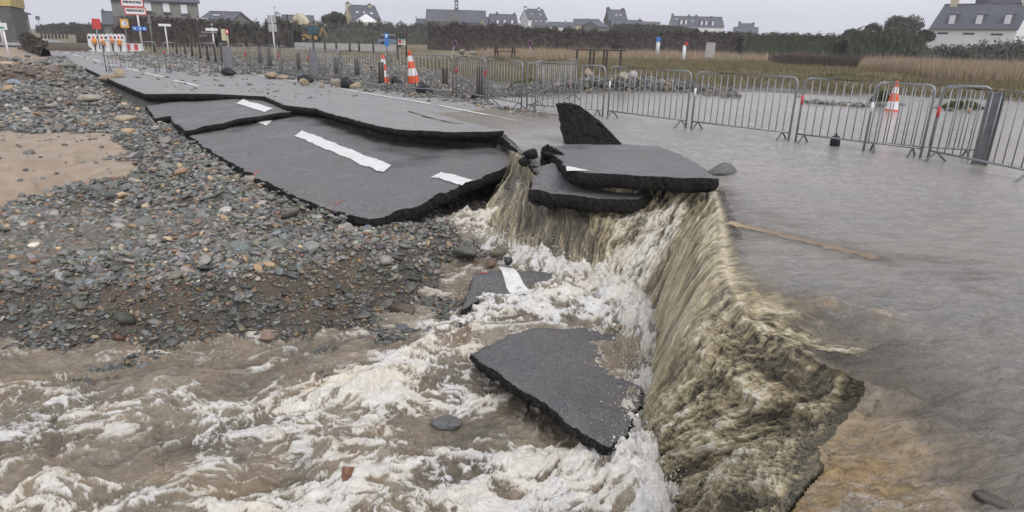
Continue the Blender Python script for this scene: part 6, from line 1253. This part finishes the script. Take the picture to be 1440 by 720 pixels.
# backhoe loader
c = PD(439, 59, 108); t = empty('backhoe_loader', tuple(c), .15, 'yellow backhoe loader with a blue glass cab parked by the scrub hedge', 'digger'); D = M['digger']
mb = MB(); mb.prism([(-1.7, .55), (1.2, .55), (1.2, 1.0), (-.3, 1.15), (-1.7, 1.05)], -.55, .55); mb.build('chassis', D, t)
mb = MB(); mb.prism([(-.35, 1.16), (1.0, 1.05), (1.05, 2.15), (.8, 2.6), (-.25, 2.6), (-.45, 2.0)], -.7, .7); cb = mb.build('cab', M['glass_teal'], t); mb = MB(); mb.box((-.4, -.78, 2.602), (.95, .78, 2.74)); mb.build('cab_roof', D, cb)
for x in (-.42, .3, 1.02): mb = MB(); mb.box((x - .04, -.74, 1.1), (x + .04, -.703, 2.6)); mb.build('cab_pillar', M['sign_black'], cb)
for x, r in ((-1.15, .45), (.75, .66)):
    for s in (-1, 1):
        mb = MB(); n = 20; V = [(x + r * math.cos(k * 6.283 / n), s * .85 - .18, r + r * math.sin(k * 6.283 / n)) for k in range(n)]; V += [(a, b + .36, c_) for a, b, c_ in V]; mb.add(V, [tuple(range(n)), tuple(reversed(range(n, 2 * n)))] + [(i, i + n, (i + 1) % n + n, (i + 1) % n) for i in range(n)]); wh = mb.build('wheel', M['rubber'], t)
        r2 = r * .5; V = [(x + r2 * math.cos(k * 6.283 / n), s * .85 - .20, r + r2 * math.sin(k * 6.283 / n)) for k in range(n)]; V += [(a, b + .40, c_) for a, b, c_ in V]; mb = MB(); mb.add(V, [tuple(range(n)), tuple(reversed(range(n, 2 * n)))] + [(i, i + n, (i + 1) % n + n, (i + 1) % n) for i in range(n)]); mb.build('rim', D, wh)
mb = MB(); mb.tube([(-.9, -.5, 1.1), (-2.2, -.5, .55)], .10, 6); mb.tube([(-.9, .5, 1.1), (-2.2, .5, .55)], .10, 6); mb.build('loader_arm', D, t); mb = MB(); mb.prism([(-2.2, .2), (-2.0, .95), (-2.25, .9), (-2.7, .25)], -1.1, 1.1); mb.build('front_bucket', M['steel_dark'], t)
mb = MB(); mb.tube([(1.2, 0, .8), (1.7, 0, 2.2)], .14, 6); mb.tube([(1.7, 0, 2.2), (2.3, 0, 1.0)], .12, 6); mb.build('boom', D, t); mb = MB(); mb.prism([(2.1, .55), (2.55, .6), (2.5, 1.1), (2.2, 1.05)], -.3, .3); mb.build('rear_bucket', M['steel_dark'], t)
# parked vehicle
c = PD(551, 65.5, 100); t = empty('parked_car', tuple(c), .1, 'grey blue four wheel drive parked behind the information board', 'car'); mb = MB(); mb.prism([(-1.9, .45), (1.9, .45), (1.95, 1.0), (1.2, 1.05), (-1.9, 1.05)], -.85, .85); mb.build('body', M['car_blue'], t)
mb = MB(); mb.prism([(-1.6, 1.052), (.9, 1.052), (.45, 1.6), (-1.45, 1.6)], -.75, .75); gh = mb.build('cabin_glass', M['glass'], t); mb = MB(); mb.box((-1.45, -.74, 1.602), (.45, .74, 1.66)); mb.build('roof', M['sign_white'], t)
for x in (-1.2, 1.2):
    for s in (-1, 1):
        mb = MB(); n = 18; r = .37; V = [(x + r * math.cos(k * 6.283 / n), s * .8 - .12, r + r * math.sin(k * 6.283 / n)) for k in range(n)]; V += [(a, b + .24, c_) for a, b, c_ in V]; mb.add(V, [tuple(range(n)), tuple(reversed(range(n, 2 * n)))] + [(i, i + n, (i + 1) % n + n, (i + 1) % n) for i in range(n)]); mb.build('wheel', M['rubber'], t)
for s in (-.55, .55): mb = MB(); mb.box((1.93, s - .12, .75), (1.97, s + .12, .92)); mb.build('headlight', M['sign_white'], t)

# ------------------------------------------------------------------ damp air
def haze(density):
    mb = MB(); mb.box((-700, -20, -9), (700, 700, 26)); t = bpy.data.materials.new('damp_air'); t.use_nodes = True; nt = t.node_tree; nt.nodes.clear()
    o_ = nt.nodes.new('ShaderNodeOutputMaterial'); v = nt.nodes.new('ShaderNodeVolumePrincipled'); v.inputs['Density'].default_value = density; v.inputs['Color'].default_value = (.92, .94, 1.0, 1); v.inputs['Anisotropy'].default_value = .2
    nt.links.new(v.outputs[0], o_.inputs['Volume']); o = mb.build('haze', t, None); o['kind'] = 'stuff'
haze(0.0008)
